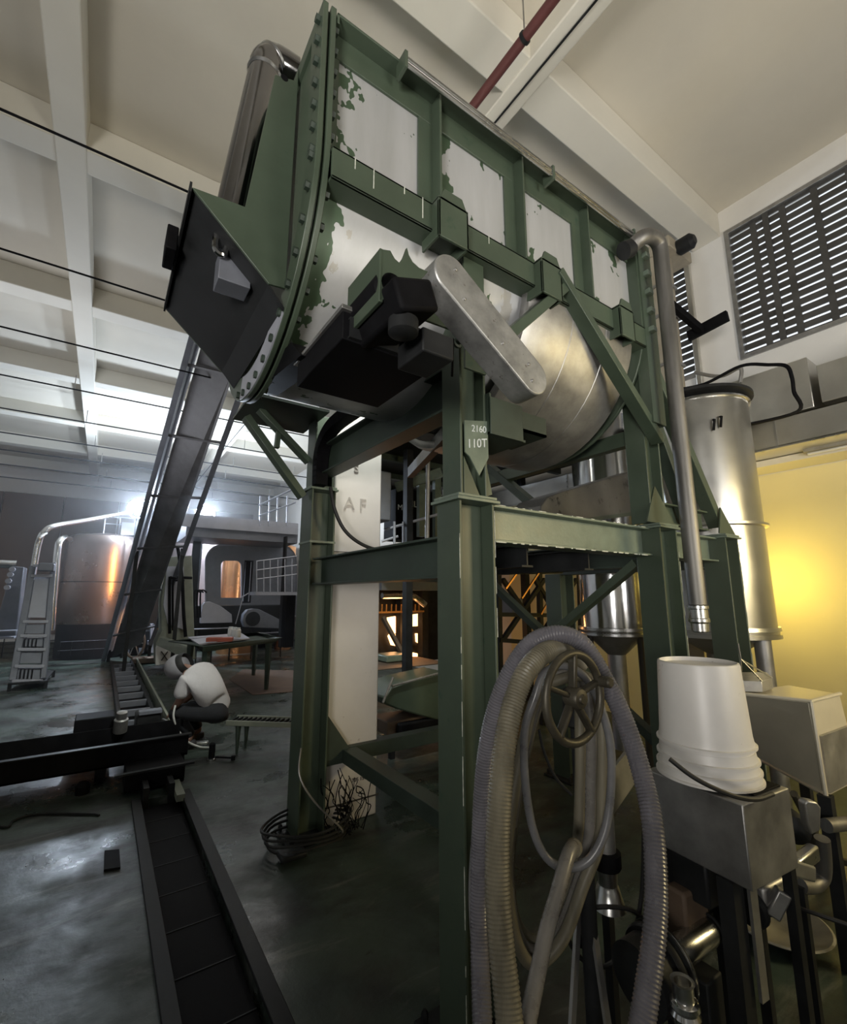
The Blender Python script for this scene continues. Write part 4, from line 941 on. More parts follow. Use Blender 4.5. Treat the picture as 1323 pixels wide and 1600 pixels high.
# long belt in its floor channel
t = thing('floor_belt', 'long black belt conveyor set in a channel in the floor', 'conveyor', (.55, 3, -.1))
MB().box((.42, 1.25, -.09), (.68, 4.5, -.045)).build('belt', 'black', t)
b = MB()
for i in range(9): b.box((.42, 1.5 + i * .34, -.045), (.68, 1.506 + i * .34, -.042))
each(b, 'joint', 'dark_steel', t)
for x0, x1 in ((.345, .41), (.69, .76)): MB().box((x0, 1.2, -.0), (x1, 4.55, .018)).build('edge_strip', 'dark_steel', t, bev=.003)
# bench with grated top
t = thing('grated_bench', 'low green bench with a grated top beside the crouching person', 'bench', (1.5, 5.2, 0))
a, c = V(1.26, 5.42, .30), V(2.05, 4.72, .30); dv = (c - a).normalized(); sv = V(-dv.y, dv.x, 0)
for s_ in (-.11, .11): MB().bar(a + sv * s_, c + sv * s_, .02, .05).build('side_rail', 'grey_green', t, bev=.003)
b = MB()
for i in range(26): q = a + dv * (.02 + i * .052); b.bar(q - sv * .11, q + sv * .11, .010, .03)
b.build('grating', 'dark_steel', t)
for f in (.12, .9):
    for s_ in (-.09, .09): q = a.lerp(c, f) + sv * s_; MB().lathe([(.012, 0), (.03, .28)], (q.x, q.y, 0), n=8).build('leg', 'green_dark', t)
# floor clutter
tag(MB().lathe([(.05, 0), (.055, .06), (.03, .09), (0, .09)], fl_ := S(128, 1240, 'Z', 0), n=14).build('floor_plug', 'black'), 'small round black plug standing on the floor left of the belt', 'plug')
t = thing('hand_pump', 'small black hand pump with silver foot on the floor beside the person', 'pump', tuple(S(330, 1188, 'Z', 0)))
c = S(330, 1188, 'Z', 0); MB().lathe([(.045, 0), (.045, .02), (.03, .025)], c, n=16).build('foot', 'steel', t); MB().lathe([(.03, .02), (.03, .15), (.02, .16), (0, .16)], c, n=16).build('cylinder', 'black', t)
MB().bar(c + V(.03, -.02, .03), c + V(.16, -.14, .03), .014, .014).build('lever', 'black', t); MB().lathe([(.02, -.02), (.02, .02)], c + V(.17, -.15, .03), (0, 0, 1), n=10).build('knob', 'black', t)
tag(MB().tube(spline([D(274, 1102, 4.75), D(271, 1120, 4.72), D(278, 1140, 4.75), D(292, 1158, 4.8), D(312, 1167, 4.85), D(330, 1168, 4.85)], 6), .010, 8).build('air_hose', 'white_plastic'), 'thin white hose curving from the person to the hand pump', 'hose')
c = S(312, 1164, 'Z', .02); tag(MB().obox(c + V(0, 0, .02), .16, .07, .03, (V(.9, -.3, 0).normalized(), V(.3, .9, 0).normalized(), V(0, 0, 1))).build('hand_tool', 'steel', bev=.008), 'small silver hand tool on the floor by the shoes', 'tool')
tag(MB().prism([S(x, y, 'Z', .003) for x, y in ((163, 1332), (186, 1330), (188, 1358), (162, 1362))], (0, 0, .012)).build('rubber_pad', 'black'), 'flat black rubber pad on the floor left of the belt', 'pad')
tag(MB().tube(spline([S(-20, 1290, 'Z', .01), S(12, 1292, 'Z', .01), S(22, 1282, 'Z', .01), S(60, 1272, 'Z', .01), S(140, 1272, 'Z', .01), S(155, 1274, 'Z', .01)], 5), .008, 6).build('extension_cable', 'dark_steel'), 'thin dark cord lying on the floor at the far left', 'cord')

# =================================================================== THE MIDDLE, SEEN THROUGH THE FRAME
mz = thing('mezzanine', 'dark platform with rails and a low roof behind the green frame', 'platform', (4.2, 6.2, 0))
MB().box((3.3, 5.2, 2.05), (5.7, 7.6, 2.15)).build('deck', 'dark_steel', mz)
MB().box((2.9, 4.4, 3.62), (5.9, 7.8, 3.70)).build('roof', 'dark_steel', mz)
for y in (4.7, 5.6, 6.5, 7.4): MB().bar((2.9, y, 3.58), (5.9, y, 3.58), .08, .10).build('roof_beam', 'green_dark', mz)
for x, y in ((3.35, 5.25), (5.6, 5.25), (3.35, 7.5)): MB().bar((x, y, 0), (x, y, 3.62), .10, .10, (1, 0, 0)).build('post', 'dark_steel', mz)
for x in (655, 680): bx(x, x + 9, 735, 838, 6.0, .08).build('upright', 'green_pale', mz)
MB().bar(S(618, 762, 'Y', 5.6), S(690, 738, 'Y', 5.2), .05, .14).build('beam', 'green_pale', mz)
b = MB().tube([S(600, 828, 'Y', 5.4), S(690, 802, 'Y', 5.1)], .02, 8).tube([S(596, 846, 'Y', 5.4), S(622, 838, 'Y', 5.3)], .018, 8)
for x in (616, 630, 668): b.tube([S(x, 850, 'Y', 5.3), S(x, 815, 'Y', 5.3)], .018, 8)
b.build('railing', 'grey_light', mz)
MB().tube([S(667, 850, 'Y', 5.0), S(669, 700, 'Y', 5.0)], .03, 8).build('pole', 'steel_dull', mz)
bx(590, 612, 738, 812, 5.2, .5).build('cabinet', 'grey_panel', mz, bev=.02)
pnl = bx(618, 700, 775, 842, 6.4, .4); pn = pnl.build('bin', 'black', mz, bev=.01)
text('FLE', .16, S(688, 770, 'Y', 6.35), (1, 0, 0), (0, 0, 1), 'lettering', 'chalk', pn); text('1 ILE', .15, S(646, 788, 'Y', 6.35), (1, 0, 0), (0, 0, 1), 'lettering', 'chalk', pn)
text('M', .13, S(625, 793, 'Y', 6.35), (1, 0, 0), (0, 0, 1), 'lettering', 'chalk', pn)
# furnace seen low between the column and the post
fu = thing('furnace', 'dark furnace with two bright fire openings beyond the white column', 'furnace', tuple(V(*S(640, 1030, 'Y', 6.8)[:2], 0)))
Yf = 6.8
bx(585, 700, 905, 1040, Yf + .25, .9).build('body', 'dark_steel', fu)
def fire(pts): MB().prism([S(x, y, 'Y', Yf + .2) for x, y in pts], (0, .04, 0)).build('fire', 'fire', fu, smooth=0)
fire([(606, 965), (618, 963), (618, 990), (608, 984)]); fire([(607, 994), (613, 986), (618, 992), (622, 1010), (612, 1008)])
fire([(641, 961), (655, 959), (654, 978), (640, 979)]); fire([(650, 990), (656, 990), (656, 1006), (651, 1003)]); fire([(642, 1019), (652, 1021), (655, 1026), (641, 1026)])
b = MB()
for x in (596, 603, 611, 618, 626, 633, 641, 648, 654): b.bar(S(x, 957, 'Y', Yf - .1), S(x + .5, 944, 'Y', Yf - .1), .02, .02, (0, 1, 0))
b.bar(S(590, 957, 'Y', Yf - .1), S(662, 955, 'Y', Yf - .1), .03, .03); b.build('grate', 'copper', fu)
for x in (625, 660): bx(x, x + 9, 925, 1035, Yf - .1, .15).build('post', 'dark_steel', fu)
MB().bar(S(598, 965, 'Y', Yf - .2), S(628, 1020, 'Y', Yf - .5), .05, .08, (0, 1, 0)).build('chute', 'wood', fu)
MB().tube(spline([S(597, 931, 'Y', 6.4), S(640, 931, 'Y', 6.4), S(652, 936, 'Y', 6.4), S(664, 945, 'Y', 6.4)], 5), .05, 10).build('pipe', 'steel', fu)
bx(596, 690, 905, 922, 6.2, .3).build('beam', 'grey_panel', fu)
light('fire_light', 'POINT', S(632, 985, 'Y', 6.5), 14, (1, .45, .15), .15)
# tipping bin machine
tp = thing('tipping_bin', 'dark green sloped bin on a smoky box behind the near column', 'bin', (2.7, 4.2, 0))
P = [S(x, y, 'Y', 4.1) for x, y in ((600, 1090), (613, 1074), (640, 1064), (700, 1050), (700, 1130), (655, 1118), (620, 1108), (602, 1100))]
MB().prism(P, (0, .45, 0)).build('hopper', 'green', tp, bev=.015)
MB().tube([S(612, 1072, 'Y', 4.08), S(700, 1048, 'Y', 4.08)], .012, 8).tube([S(598, 1098, 'Y', 4.06), S(614, 1058, 'Y', 4.06)], .012, 8).build('edge', 'hose_pale', tp)
bx(605, 700, 1112, 1150, 4.2, .35).build('box', 'wood', tp, bev=.01)
bx(625, 700, 1118, 1165, 4.1, .08).build('drive', 'black', tp, bev=.02)
for x in (612, 690): MB().bar(S(x, 1150, 'Y', 4.25), V(*S(x, 1150, 'Y', 4.25)[:2], 0), .05, .05, (1, 0, 0)).build('leg', 'dark_steel', tp)
tag(bx(590, 700, 1035, 1048, 5.6, .8).build('wooden_bench', 'wood', bev=.01), 'wooden plank bench top behind the dark green bin', 'bench')
o = bx(604, 640, 1022, 1036, 6.0, .4).build('teal_crate', 'green_pale', bev=.02); tag(o, 'pale teal crate on the plank bench in front of the furnace', 'crate')
# lattice tower seen between the columns
lt = thing('lattice_stand', 'dark lattice stand seen through the frame in front of the lit wall', 'stand', tuple(V(*S(830, 1000, 'Y', 4.2)[:2], 0)))
for a, c in (((785, 905), (850, 1000)), ((850, 905), (785, 1000)), ((835, 905), (900, 1010)), ((900, 905), (835, 1010)), ((770, 895), (910, 893)), ((775, 960), (905, 962)), ((780, 1000), (905, 1010))):
    MB().bar(S(*a, 'Y', 4.2), S(*c, 'Y', 4.2), .05, .05, (0, 1, 0)).build('lattice_bar', 'dark_steel', lt)
for a, c in (((790, 920), (815, 885)), ((815, 935), (845, 890)), ((845, 960), (870, 915))):
    MB().bar(S(*a, 'Y', 4.1), S(*c, 'Y', 4.1), .02, .02, (0, 1, 0)).build('rod', 'copper', lt)
for x in (778, 842, 905): MB().bar(V(*S(x, 1000, 'Y', 4.22)[:2], 0), S(x, 890, 'Y', 4.22), .06, .06, (1, 0, 0)).build('post', 'dark_steel', lt)
bx(800, 816, 935, 960, 4.35, .2).build('box', 'grey_panel', lt)

# =================================================================== RIGHT FOREGROUND
# steel box on legs
ZB = 1.0
F_, R_, L0_ = S(1160, 1258, 'Z', ZB), S(1232, 1231, 'Z', ZB), S(1015, 1214, 'Z', ZB)
ux = (R_ - F_).normalized(); uy = (L0_ - F_).normalized(); uy = (uy - ux * uy.dot(ux)).normalized()
lx, ly, hz = (R_ - F_).length, (L0_ - F_).length + .05, .225
def bp(a, c, z): return F_ + ux * a + uy * c + V(0, 0, z)
sb = thing('steel_box_stand', 'brushed steel box on dark legs under the stack of white buckets', 'stand', (bp(lx / 2, ly / 2, 0).x, bp(lx / 2, ly / 2, 0).y, 0))
def bbox(a0, a1, c0, c1, z0, z1, mb=None): mb = mb or MB(); return mb.obox(bp((a0 + a1) / 2, (c0 + c1) / 2, (z0 + z1) / 2), a1 - a0, c1 - c0, z1 - z0, (ux, uy, V(0, 0, 1)))
bbox(0, lx, 0, ly, -hz, 0).build('box', 'steel_dull', sb, bev=.004)
bbox(lx * .35, lx * .95, ly * .05, ly * .6, .0, .006).build('top_mat', 'black', sb, bev=.002)
bbox(-.01, .04, ly * .15, ly * .3, -1.0, -hz).build('leg', 'dark_steel', sb); bbox(.045, .080, ly * .10, ly * .13, -.53, -hz - .02).build('leg_plate', 'steel_dull', sb)
bbox(lx - .03, lx - .0, ly * .75, ly * .85, -1.0, -hz).build('leg', 'dark_steel', sb); bbox(.0, .05, ly - .06, ly - .01, -1.0, -hz).build('leg', 'dark_steel', sb); bbox(lx - .028, lx, .01, .038, -1.0, -hz).build('leg', 'dark_steel', sb)
bbox(.02, .16, ly * .45, ly * .95, -hz - .13, -hz).build('drive_box', 'dark_steel', sb, bev=.01)
bbox(-.02, .10, ly * .62, ly * .98, -hz - .24, -hz - .10).build('drive_box', 'wood', sb, bev=.01)
# buckets, upside down, nested
bc = S(1107, 1214, 'Z', ZB); HB = .365
rims = [.0, .028, .060, .105]
labs = ['lowest white bucket of the upside-down stack, with the black carrying handle', 'white bucket second from the bottom of the upside-down stack, only its rim showing', 'white bucket third from the bottom of the upside-down stack, only its rim showing', 'topmost white bucket of the upside-down stack, its whole body showing']
for i, z in enumerate(rims):
    t = thing('plastic_bucket', labs[i], 'bucket', (bc.x, bc.y, ZB + .008 + z), 'buckets stacked upside down')
    h = HB - .105; r0, r1 = .150 - .003 * i, .124; 
    pr = [(r0, 0), (r0 + .007, .001), (r0 + .007, .007), (r0, .009), (r0 - .004, .035)]
    if i < 3: pr += [(r0 - .006, .035 if i else .04), (r0 - .014, .06), (r0 - .02, .02), (r0 - .012, 0)]
    else:
        pr += [(r1 + .002, h - .008), (r1, h), (r1 - .006, h + .002), (r1 - .01, h - .012), (0, h - .014)]
    if i < 3: MB().lathe(pr, (bc.x, bc.y, ZB + .008 + z), n=64, closed=True).build('rim', 'bucket_white', t)
    else: MB().lathe(pr, (bc.x, bc.y, ZB + .008 + z), n=64).build('body', 'bucket_white', t)
    if i == 0:
        P = [D(*p) for p in ((1046, 1186, 1.30), (1078, 1211, 1.275), (1110, 1229, 1.265), (1150, 1245, 1.275), (1182, 1249, 1.315), (1207, 1241, 1.36))]
        MB().tube(spline(P, 6), .0065, 8).build('handle', 'rubber', t)
# pump and pipes beneath
pm = thing('pump', 'dark steel pump with bright flanges under the steel box', 'pump', tuple(V(*D(1060, 1520, 1.35)[:2], 0)))
a, c = D(1035, 1505, 1.35), D(1135, 1435, 1.50); ax = (c - a).normalized()
MB().lathe([(.035, 0), (.040, .04), (.040, .2), (.036, .24)], a, ax, n=24).build('barrel', 'steel', pm)
MB().lathe([(0, 0), (.10, 0), (.105, .008), (.105, .02), (.095, .024), (.095, .034), (.105, .038), (.10, .055), (.03, .06)], a - ax * .04, ax, n=36).build('flange', 'dark_steel', pm)
MB().lathe([(.098, .0), (.106, .004), (.098, .008)], a + ax * .0, ax, n=36).build('band', 'steel_bright', pm)
MB().lathe([(.06, 0), (.09, .02), (.09, .09), (.06, .10)], a - ax * .13, ax, n=30).build('casing', 'dark_steel', pm)
q = D(1000, 1520, 1.30); MB().lathe([(.02, 0), (.04, 0), (.045, .01), (.045, .02), (.038, .024), (.038, .08)], q, (ax + V(.3, .5, 0)).normalized(), n=24).build('inlet', 'dark_steel', pm)
MB().loop([c - ax * .09 + (V(0, 0, 1) * math.cos(t_) + ax.cross(V(0, 0, 1)).normalized() * math.sin(t_)) * .042 for t_ in [2 * math.pi * i / 20 for i in range(20)]], .005, 6).build('strap', 'dark_steel', pm)
q = D(1085, 1515, 1.38); MB().box((q.x - .03, q.y - .05, 0), (q.x + .06, q.y + .05, q.z)).build('pedestal', 'dark_steel', pm, bev=.006)
st = thing('pipe_stub', 'short upright bright pipe stub with clamp in the lower right foreground', 'pipe', tuple(V(*D(1068, 1590, 1.2)[:2], 0)))
q0, q1 = D(1070, 1620, 1.18), D(1066, 1535, 1.22); q0 = V(q1.x, q1.y, 0)
MB().lathe([(.026, 0), (.026, q1.z), (.030, q1.z + .004), (.030, q1.z - .02 + .024), (.021, q1.z + .002), (.021, q1.z - .05)], q0, n=24).build('pipe', 'steel', st)
zc = q1.z - .06
MB().lathe([(.027, zc - .03), (.036, zc - .026), (.038, zc - .01), (.032, zc), (.038, zc + .01), (.036, zc + .02), (.027, zc + .024)], q0, n=24).build('clamp', 'steel_bright', st)
MB().lathe([(.027, zc - .08), (.036, zc - .075), (.036, zc - .06), (.027, zc - .055)], q0, n=24).build('collar', 'steel_bright', st)
MB().lathe([(.008, 0), (.008, .03)], q0 + V(.035, -.01, zc - .07), (.9, -.4, 0), n=8).build('screw', 'steel', st)
# valves right of the box
vv = thing('valve_group', 'cluster of steel valves, arms and an elbow pipe right of the steel box', 'valve', tuple(V(*D(1240, 1340, 1.75)[:2], 0)))
P = [D(x, y, 1.7) for x, y in ((1257, 1256), (1262, 1251), (1277, 1254), (1283, 1262), (1282, 1298), (1268, 1305), (1262, 1290))]; MB().prism(P, (.02, .03, 0)).build('handle_plate', 'steel_dull', vv, bev=.006)
MB().tube(spline([D(1284, 1310, 1.8), D(1287, 1350, 1.8), D(1284, 1372, 1.8), D(1270, 1384, 1.78), D(1250, 1384, 1.75)], 6), .026, 16).build('elbow', 'galv_pipe', vv)
a, c = D(1180, 1400, 1.45), D(1262, 1345, 1.6); ax = (c - a).normalized()
MB().bar(D(1205, 1345, 1.5), D(1262, 1362, 1.62), .05, .05).build('arm', 'steel_dull', vv, bev=.008); MB().bar(D(1232, 1362, 1.55), D(1272, 1330, 1.66), .035, .05).build('arm', 'steel', vv, bev=.008)
MB().bar(a, D(1225, 1375, 1.52), .06, .07).build('valve_body', 'steel_dull', vv, bev=.01)
MB().lathe([(0, 0), (.05, 0), (.055, .008), (.055, .02), (.03, .03), (.03, .08), (.05, .09), (.05, .11), (0, .11)], D(1168, 1420, 1.45), ax, n=24).build('flange', 'dark_steel', vv)
MB().bar(D(1205, 1430, 1.42), D(1224, 1392, 1.42), .035, .04).build('clamp', 'steel_dull', vv, bev=.006)
MB().lathe([(.03, 0), (.05, .01), (.05, .10), (.03, .11)], D(1245, 1300, 1.8), (.8, .5, 0), n=20).build('motor', 'dark_steel', vv)
MB().lathe([(.028, 0), (.028, .5)], D(1290, 1290, 2.0), (.9, -.2, -.1), n=16).build('pipe', 'galv_pipe', vv)
for p in (D(1250, 1384, 1.75), D(1180, 1400, 1.5)): MB().bar((p.x, p.y, 0), p, .03, .03, (1, 0, 0)).build('prop', 'dark_steel', vv)
c = V(*S(1212, 1425, 'Z', .10)); tag(MB().lathe([(0, 0), (.10, .0), (.205, .05), (.215, .058), (.205, .062), (.10, .012), (0, .012)], c + V(0, 0, -.09), n=40).build('steel_dish', 'steel_dull'), 'wide shallow grey dish on the floor under the valves', 'dish')
tag(MB().tube(spline([D(1222, 1398, 1.55), D(1240, 1415, 1.5), D(1275, 1428, 1.45), D(1330, 1447, 1.4)], 6), .007, 8).build('cable', 'rubber'), 'dark cable running off to the right edge from the valves', 'cable')
tag(MB().tube(spline([S(1240, 1240, 'Z', .5), S(1290, 1330, 'Z', .1), S(1330, 1350, 'Z', .1)], 6), .02, 8).build('floor_pipe', 'galv_pipe'), 'dull pipe near the floor at the right edge', 'pipe')
# hopper behind the buckets
hp_ = thing('feed_hopper', 'pale steel feed hopper with rounded rim lit yellow behind the buckets', 'hopper', tuple(V(*S(1266, 1160, 'Z', .9)[:2], 0)))
Zt, Zb = 1.10, .70
T = [S(1266, 1096, 'Z', Zt), S(1312, 1084, 'Z', Zt), S(1230, 1070, 'Z', Zt), S(1140, 1082, 'Z', Zt)]
Dn = [S(1289, 1242, 'Z', Zb), S(1345, 1212, 'Z', Zb), S(1250, 1165, 'Z', Zb), S(1175, 1180, 'Z', Zb)]
MB().add(Dn + T, [(0, 1, 2, 3), (4, 5, 6, 7), (0, 1, 5, 4), (1, 2, 6, 5), (2, 3, 7, 6), (3, 0, 4, 7)]).build('body', 'beige_box', hp_, bev=.01)
MB().tube([T[3], T[0], T[1]], .010, 8).build('rim', 'beige_box', hp_); MB().tube([Dn[3], Dn[0], Dn[1]], .010, 8).build('lower_rim', 'beige_box', hp_); MB().tube([Dn[0] + V(-.003, -.003, 0), T[0] + V(-.003, -.003, 0)], .010, 8).build('corner_bead', 'beige_box', hp_)
e = (T[1] - T[0]).normalized(); P = [Dn[0].lerp(T[0], .62), Dn[1].lerp(T[1], .62), Dn[1].lerp(T[1], .02), Dn[0].lerp(T[0], .02)]
MB().prism([p + V(0, -.004, 0) + e * .012 for p in P], (.0, -.012, 0)).build('front_panel', 'steel_dull', hp_)
for p in Dn: MB().bar((p.x, p.y, 0), p, .05, .05, (1, 0, 0)).build('leg', 'dark_steel', hp_)
sv_ = thing('sieve_tray', 'small steel tray with wires meeting at a rod on top of the feed hopper', 'tray', tuple(S(1180, 1076, 'Z', Zt + .01)))
Q = [S(x, y, 'Z', Zt + .012) for x, y in ((1158, 1081), (1192, 1082), (1208, 1076), (1200, 1066), (1160, 1066))]
MB().prism(Q, (0, 0, .055)).build('tray', 'steel_dull', sv_, bev=.003)
ap = S(1157, 1030, 'X', Q[0].x); b = MB()
for q in (Q[1], Q[2], Q[0], Q[4]): b.tube([ap, q + V(0, 0, .055)], .004, 6)
b.tube([ap, ap + V(-.01, 0, .08)], .004, 6); b.build('wire', 'steel', sv_)

# handwheel valve with stem and bracket
hw = thing('handwheel_valve', 'dark five-spoke handwheel on a stem with hoses hung over it', 'handwheel', tuple(V(*D(900, 1300, 1.45)[:2], 0)))
wc = D(897, 1090, 1.12); rw = .103; P = [wc + V(rw * math.cos(2 * math.pi * i / 40), 0, rw * math.sin(2 * math.pi * i / 40)) for i in range(40)]
wh = MB().loop(P, .0105, 12).build('rim', 'handwheel', hw)
for i in range(5):
    a = R(88 + 72 * i); d = V(math.cos(a), 0, math.sin(a)); MB().bar(wc + d * .02 + V(0, .004, 0), wc + d * rw, .012, .022, (0, 1, 0)).build('spoke', 'handwheel', hw, bev=.004)
MB().lathe([(0, 0), (.010, 0), (.012, .004), (.022, .006), (.026, .012), (.026, .04), (.018, .05)], wc + V(0, -.028, 0), (0, 1, 0), n=24).build('hub', 'handwheel', hw)
MB().lathe([(.010, 0), (.014, .004), (.014, .03), (.006, .036), (0, .036)], wc + V(.096, -.04, .03), (0, 1, 0), n=12).build('knob', 'handwheel', hw)
ve = D(901, 1105, 1.47)
MB().tube([wc + V(0, .02, 0), ve], .011, 10).build('stem', 'dark_steel', hw)
MB().lathe([(.03, -.06), (.045, -.05), (.045, .05), (.03, .06)], ve, (0, 0, 1), n=20).build('valve_body', 'dark_steel', hw)
MB().tube([V(ve.x, ve.y, 0), ve], .024, 14).build('column', 'dark_steel', hw)
# hoses
def hose(name, lab, pts, r, m, corr=0, cat='hose', n=16, group=None):
    P = resample(spline([D(*p) for p in pts], 12), .004 if corr else .012); rs = [r] * len(P)
    if corr: rs = [r * (1 + (corr if i % 2 else -corr)) for i in range(len(P))]
    o = MB().tube(P, rs, n).build(name, m, smooth=70 if not corr else 50); return tag(o, lab, cat, group)
hose('ribbed_hose', 'thick violet-grey ribbed hose arching widest over the handwheel down both sides', [(757, 1680, 1.05), (750, 1500, 1.2), (749, 1356, 1.28), (757, 1194, 1.33), (780, 1088, 1.34), (820, 1014, 1.33), (863, 991, 1.32), (906, 1003, 1.30), (944, 1060, 1.27), (975, 1125, 1.23), (1004, 1214, 1.17), (1020, 1295, 1.10), (1025, 1397, 1.04), (1020, 1478, .99), (1003, 1600, .93), (990, 1680, .9)], .0245, 'hose_violet', .045, n=18)
hose('ribbed_hose', 'thick olive ribbed hose hanging just inside the violet-grey one', [(905, 1040, 1.42), (885, 1016, 1.36), (855, 1018, 1.28), (825, 1045, 1.22), (804, 1092, 1.18), (790, 1153, 1.13), (782, 1234, 1.08), (777, 1315, 1.04), (777, 1397, 1.0), (783, 1478, .96), (792, 1559, .92), (803, 1680, .86)], .027, 'hose_olive', .045, n=20)
def closed_hose(lab, pts, r, m):
    P = spline([D(*p) for p in pts], 8, True); return tag(MB().loop(P, r, 12).build('coiled_hose', m), lab, 'hose', 'coiled hoses under the handwheel')
closed_hose('slim grey hose coil forming the largest open loop under the handwheel', [(835, 1090, 1.31), (820, 1140, 1.30), (820, 1215, 1.28), (831, 1290, 1.26), (850, 1335, 1.25), (878, 1355, 1.24), (915, 1348, 1.24), (941, 1310, 1.25), (953, 1250, 1.27), (954, 1170, 1.29), (940, 1110, 1.31), (915, 1060, 1.33), (880, 1040, 1.34), (850, 1052, 1.33)], .0115, 'hose_grey')
for i, dx in enumerate((0, 17, 34)):
    closed_hose(['striped olive hose strand left in the bundle below the handwheel', 'striped olive hose strand in the middle of the bundle below the handwheel', 'striped olive hose strand right in the bundle below the handwheel'][i],
        [(880 - i * 6, 1048 + i * 8, 1.44 - i * .03), (902 + dx * .6, 1062, 1.43 - i * .03), (906 + dx, 1140, 1.40 - i * .03), (906 + dx, 1230, 1.38 - i * .03), (903 + dx, 1310, 1.36 - i * .03), (893 + dx * .5, 1385, 1.34 - i * .03), (868 + dx * .3, 1440 + i * 14, 1.32 - i * .03), (835, 1470 + i * 18, 1.31 - i * .03), (806, 1440 + i * 14, 1.31 - i * .03), (796 - i * 3, 1370, 1.33 - i * .03), (803 - i * 3, 1280, 1.36 - i * .03), (820 - i * 3, 1180, 1.40 - i * .03), (845 - i * 4, 1090, 1.43 - i * .03)], .0165, ('hose_olive', 'hose_pale', 'hose_olive')[i])
hose('plain_hose', 'pale smooth hose falling forward to the bottom edge below the handwheel', [(898, 1322, 1.22), (888, 1335, 1.17), (872, 1390, 1.10), (855, 1450, 1.04), (838, 1530, .98), (822, 1610, .92), (812, 1690, .88)], .0175, 'hose_pale')
o = bpy.context.scene.objects['plain_hose']; c = D(896, 1325, 1.215); e = (D(898, 1322, 1.22) - D(888, 1335, 1.17)).normalized()
MB().lathe([(.0165, 0), (.021, .004), (.021, .02), (.016, .024), (.012, .024)], c - e * .01, e, n=18).build('hose_end', 'hose_olive', o)
hose('plain_hose', 'dull thin hose at the outer left of the hoses, behind the olive one', [(765, 1150, 1.45), (750, 1250, 1.42), (742, 1340, 1.38), (740, 1400, 1.35), (743, 1460, 1.32), (752, 1540, 1.30), (770, 1700, 1.30), (800, 1900, 1.32)], .016, 'hose_grey')
t = thing('hose_rack', 'two flat steel legs under the coiled hoses', 'rack', tuple(V(*D(925, 1500, 1.45)[:2], 0)))
for a, c in (((905, 1395, 1.42), (893, 1610, 1.25)), ((912, 1350, 1.42), (952, 1620, 1.25))):
    MB().bar(D(*a), D(*c), .022, .010, (0, 1, 0)).build('leg', 'steel_dull', t)
a = MB()
for i in range(10): 
    q = D(909 + rnd.uniform(-8, 12), 1400 + i * 7, 1.40); a.tube([q, q + V(rnd.uniform(-.03, .03), rnd.uniform(-.02, .02), rnd.uniform(-.03, .01))], rnd.uniform(.006, .012), 7)
each(a, 'clamp', 'black', t)
tag(MB().tube(spline([D(*p) for p in ((1006, 1300, 1.5), (1002, 1400, 1.48), (985, 1470, 1.46), (945, 1510, 1.44), (905, 1495, 1.43), (886, 1458, 1.43), (895, 1430, 1.43), (925, 1418, 1.44), (980, 1420, 1.46), (1010, 1440, 1.48))], 8), .007, 8).build('cable', 'rubber'), 'black looping cable behind the hoses near the pump', 'cable')
tag(MB().tube(spline([D(842, 1140, 1.5), D(850, 1175, 1.5), D(868, 1215, 1.5), D(893, 1242, 1.5)], 6), .005, 6).build('cable', 'rubber'), 'thin black wire inside the hose coil', 'cable')
t = thing('outlet_valve', 'small steel outlet funnel with dark valve hanging right of the hose coil', 'valve', tuple(D(948, 1410, 1.6)))
q = D(946, 1330, 1.6); MB().tube([q + V(0, 0, .22), q], .035, 16).build('pipe', 'steel_dull', t); MB().lathe([(.045, 0), (.05, .01), (.05, .05), (.04, .055)], q + V(0, 0, -.05), n=16).build('valve', 'black', t)
MB().lathe([(.035, .0), (.032, -.05), (.036, -.055), (.055, -.12), (.05, -.12)], q + V(0, 0, -.05), n=24).build('funnel', 'steel', t)
MB().bar(q + V(-.09, 0, -.02), q + V(.06, 0, -.02), .02, .01).build('lever', 'black', t)
MB().bar(q + V(-.05, .02, .10), q + V(.42, .10, .22), .012, .14).build('plate', 'steel_dull', t)
MB().bar(q + V(.1, .08, .12), V((q + V(.1, .08, 0)).x, (q + V(.1, .08, 0)).y, 0), .03, .03, (1, 0, 0)).build('leg', 'dark_steel', t)

# =================================================================== CROUCHING PERSON
ps = thing('person', 'person crouching with back turned, in pale grey t-shirt, grey cap and dark trousers', 'person', tuple(V(*D(300, 1160, 4.95)[:2], 0)))
def skin(name, m, parent, nodes, edges, root=0, lv=2):
    me = bpy.data.meshes.new(name); base = Vector(parent['_w']); o = bpy.data.objects.new(name, me); COL.objects.link(o); o.parent = parent; o['_w'] = tuple(base)
    me.from_pydata([Vector(p) - base for p, r_ in nodes], edges, [])
    me.materials.append(MATS[m]); s_ = o.modifiers.new('skin', 'SKIN'); s_.use_smooth_shade = True; s_.use_x_symmetry = False
    for i, (p, r_) in enumerate(nodes):
        v = me.skin_vertices[0].data[i]; v.radius = (r_, r_) if not isinstance(r_, tuple) else r_; v.use_root = (i == root)
    q = o.modifiers.new('smooth', 'SUBSURF'); q.levels = lv; q.render_levels = lv
    return o
d0 = 4.95
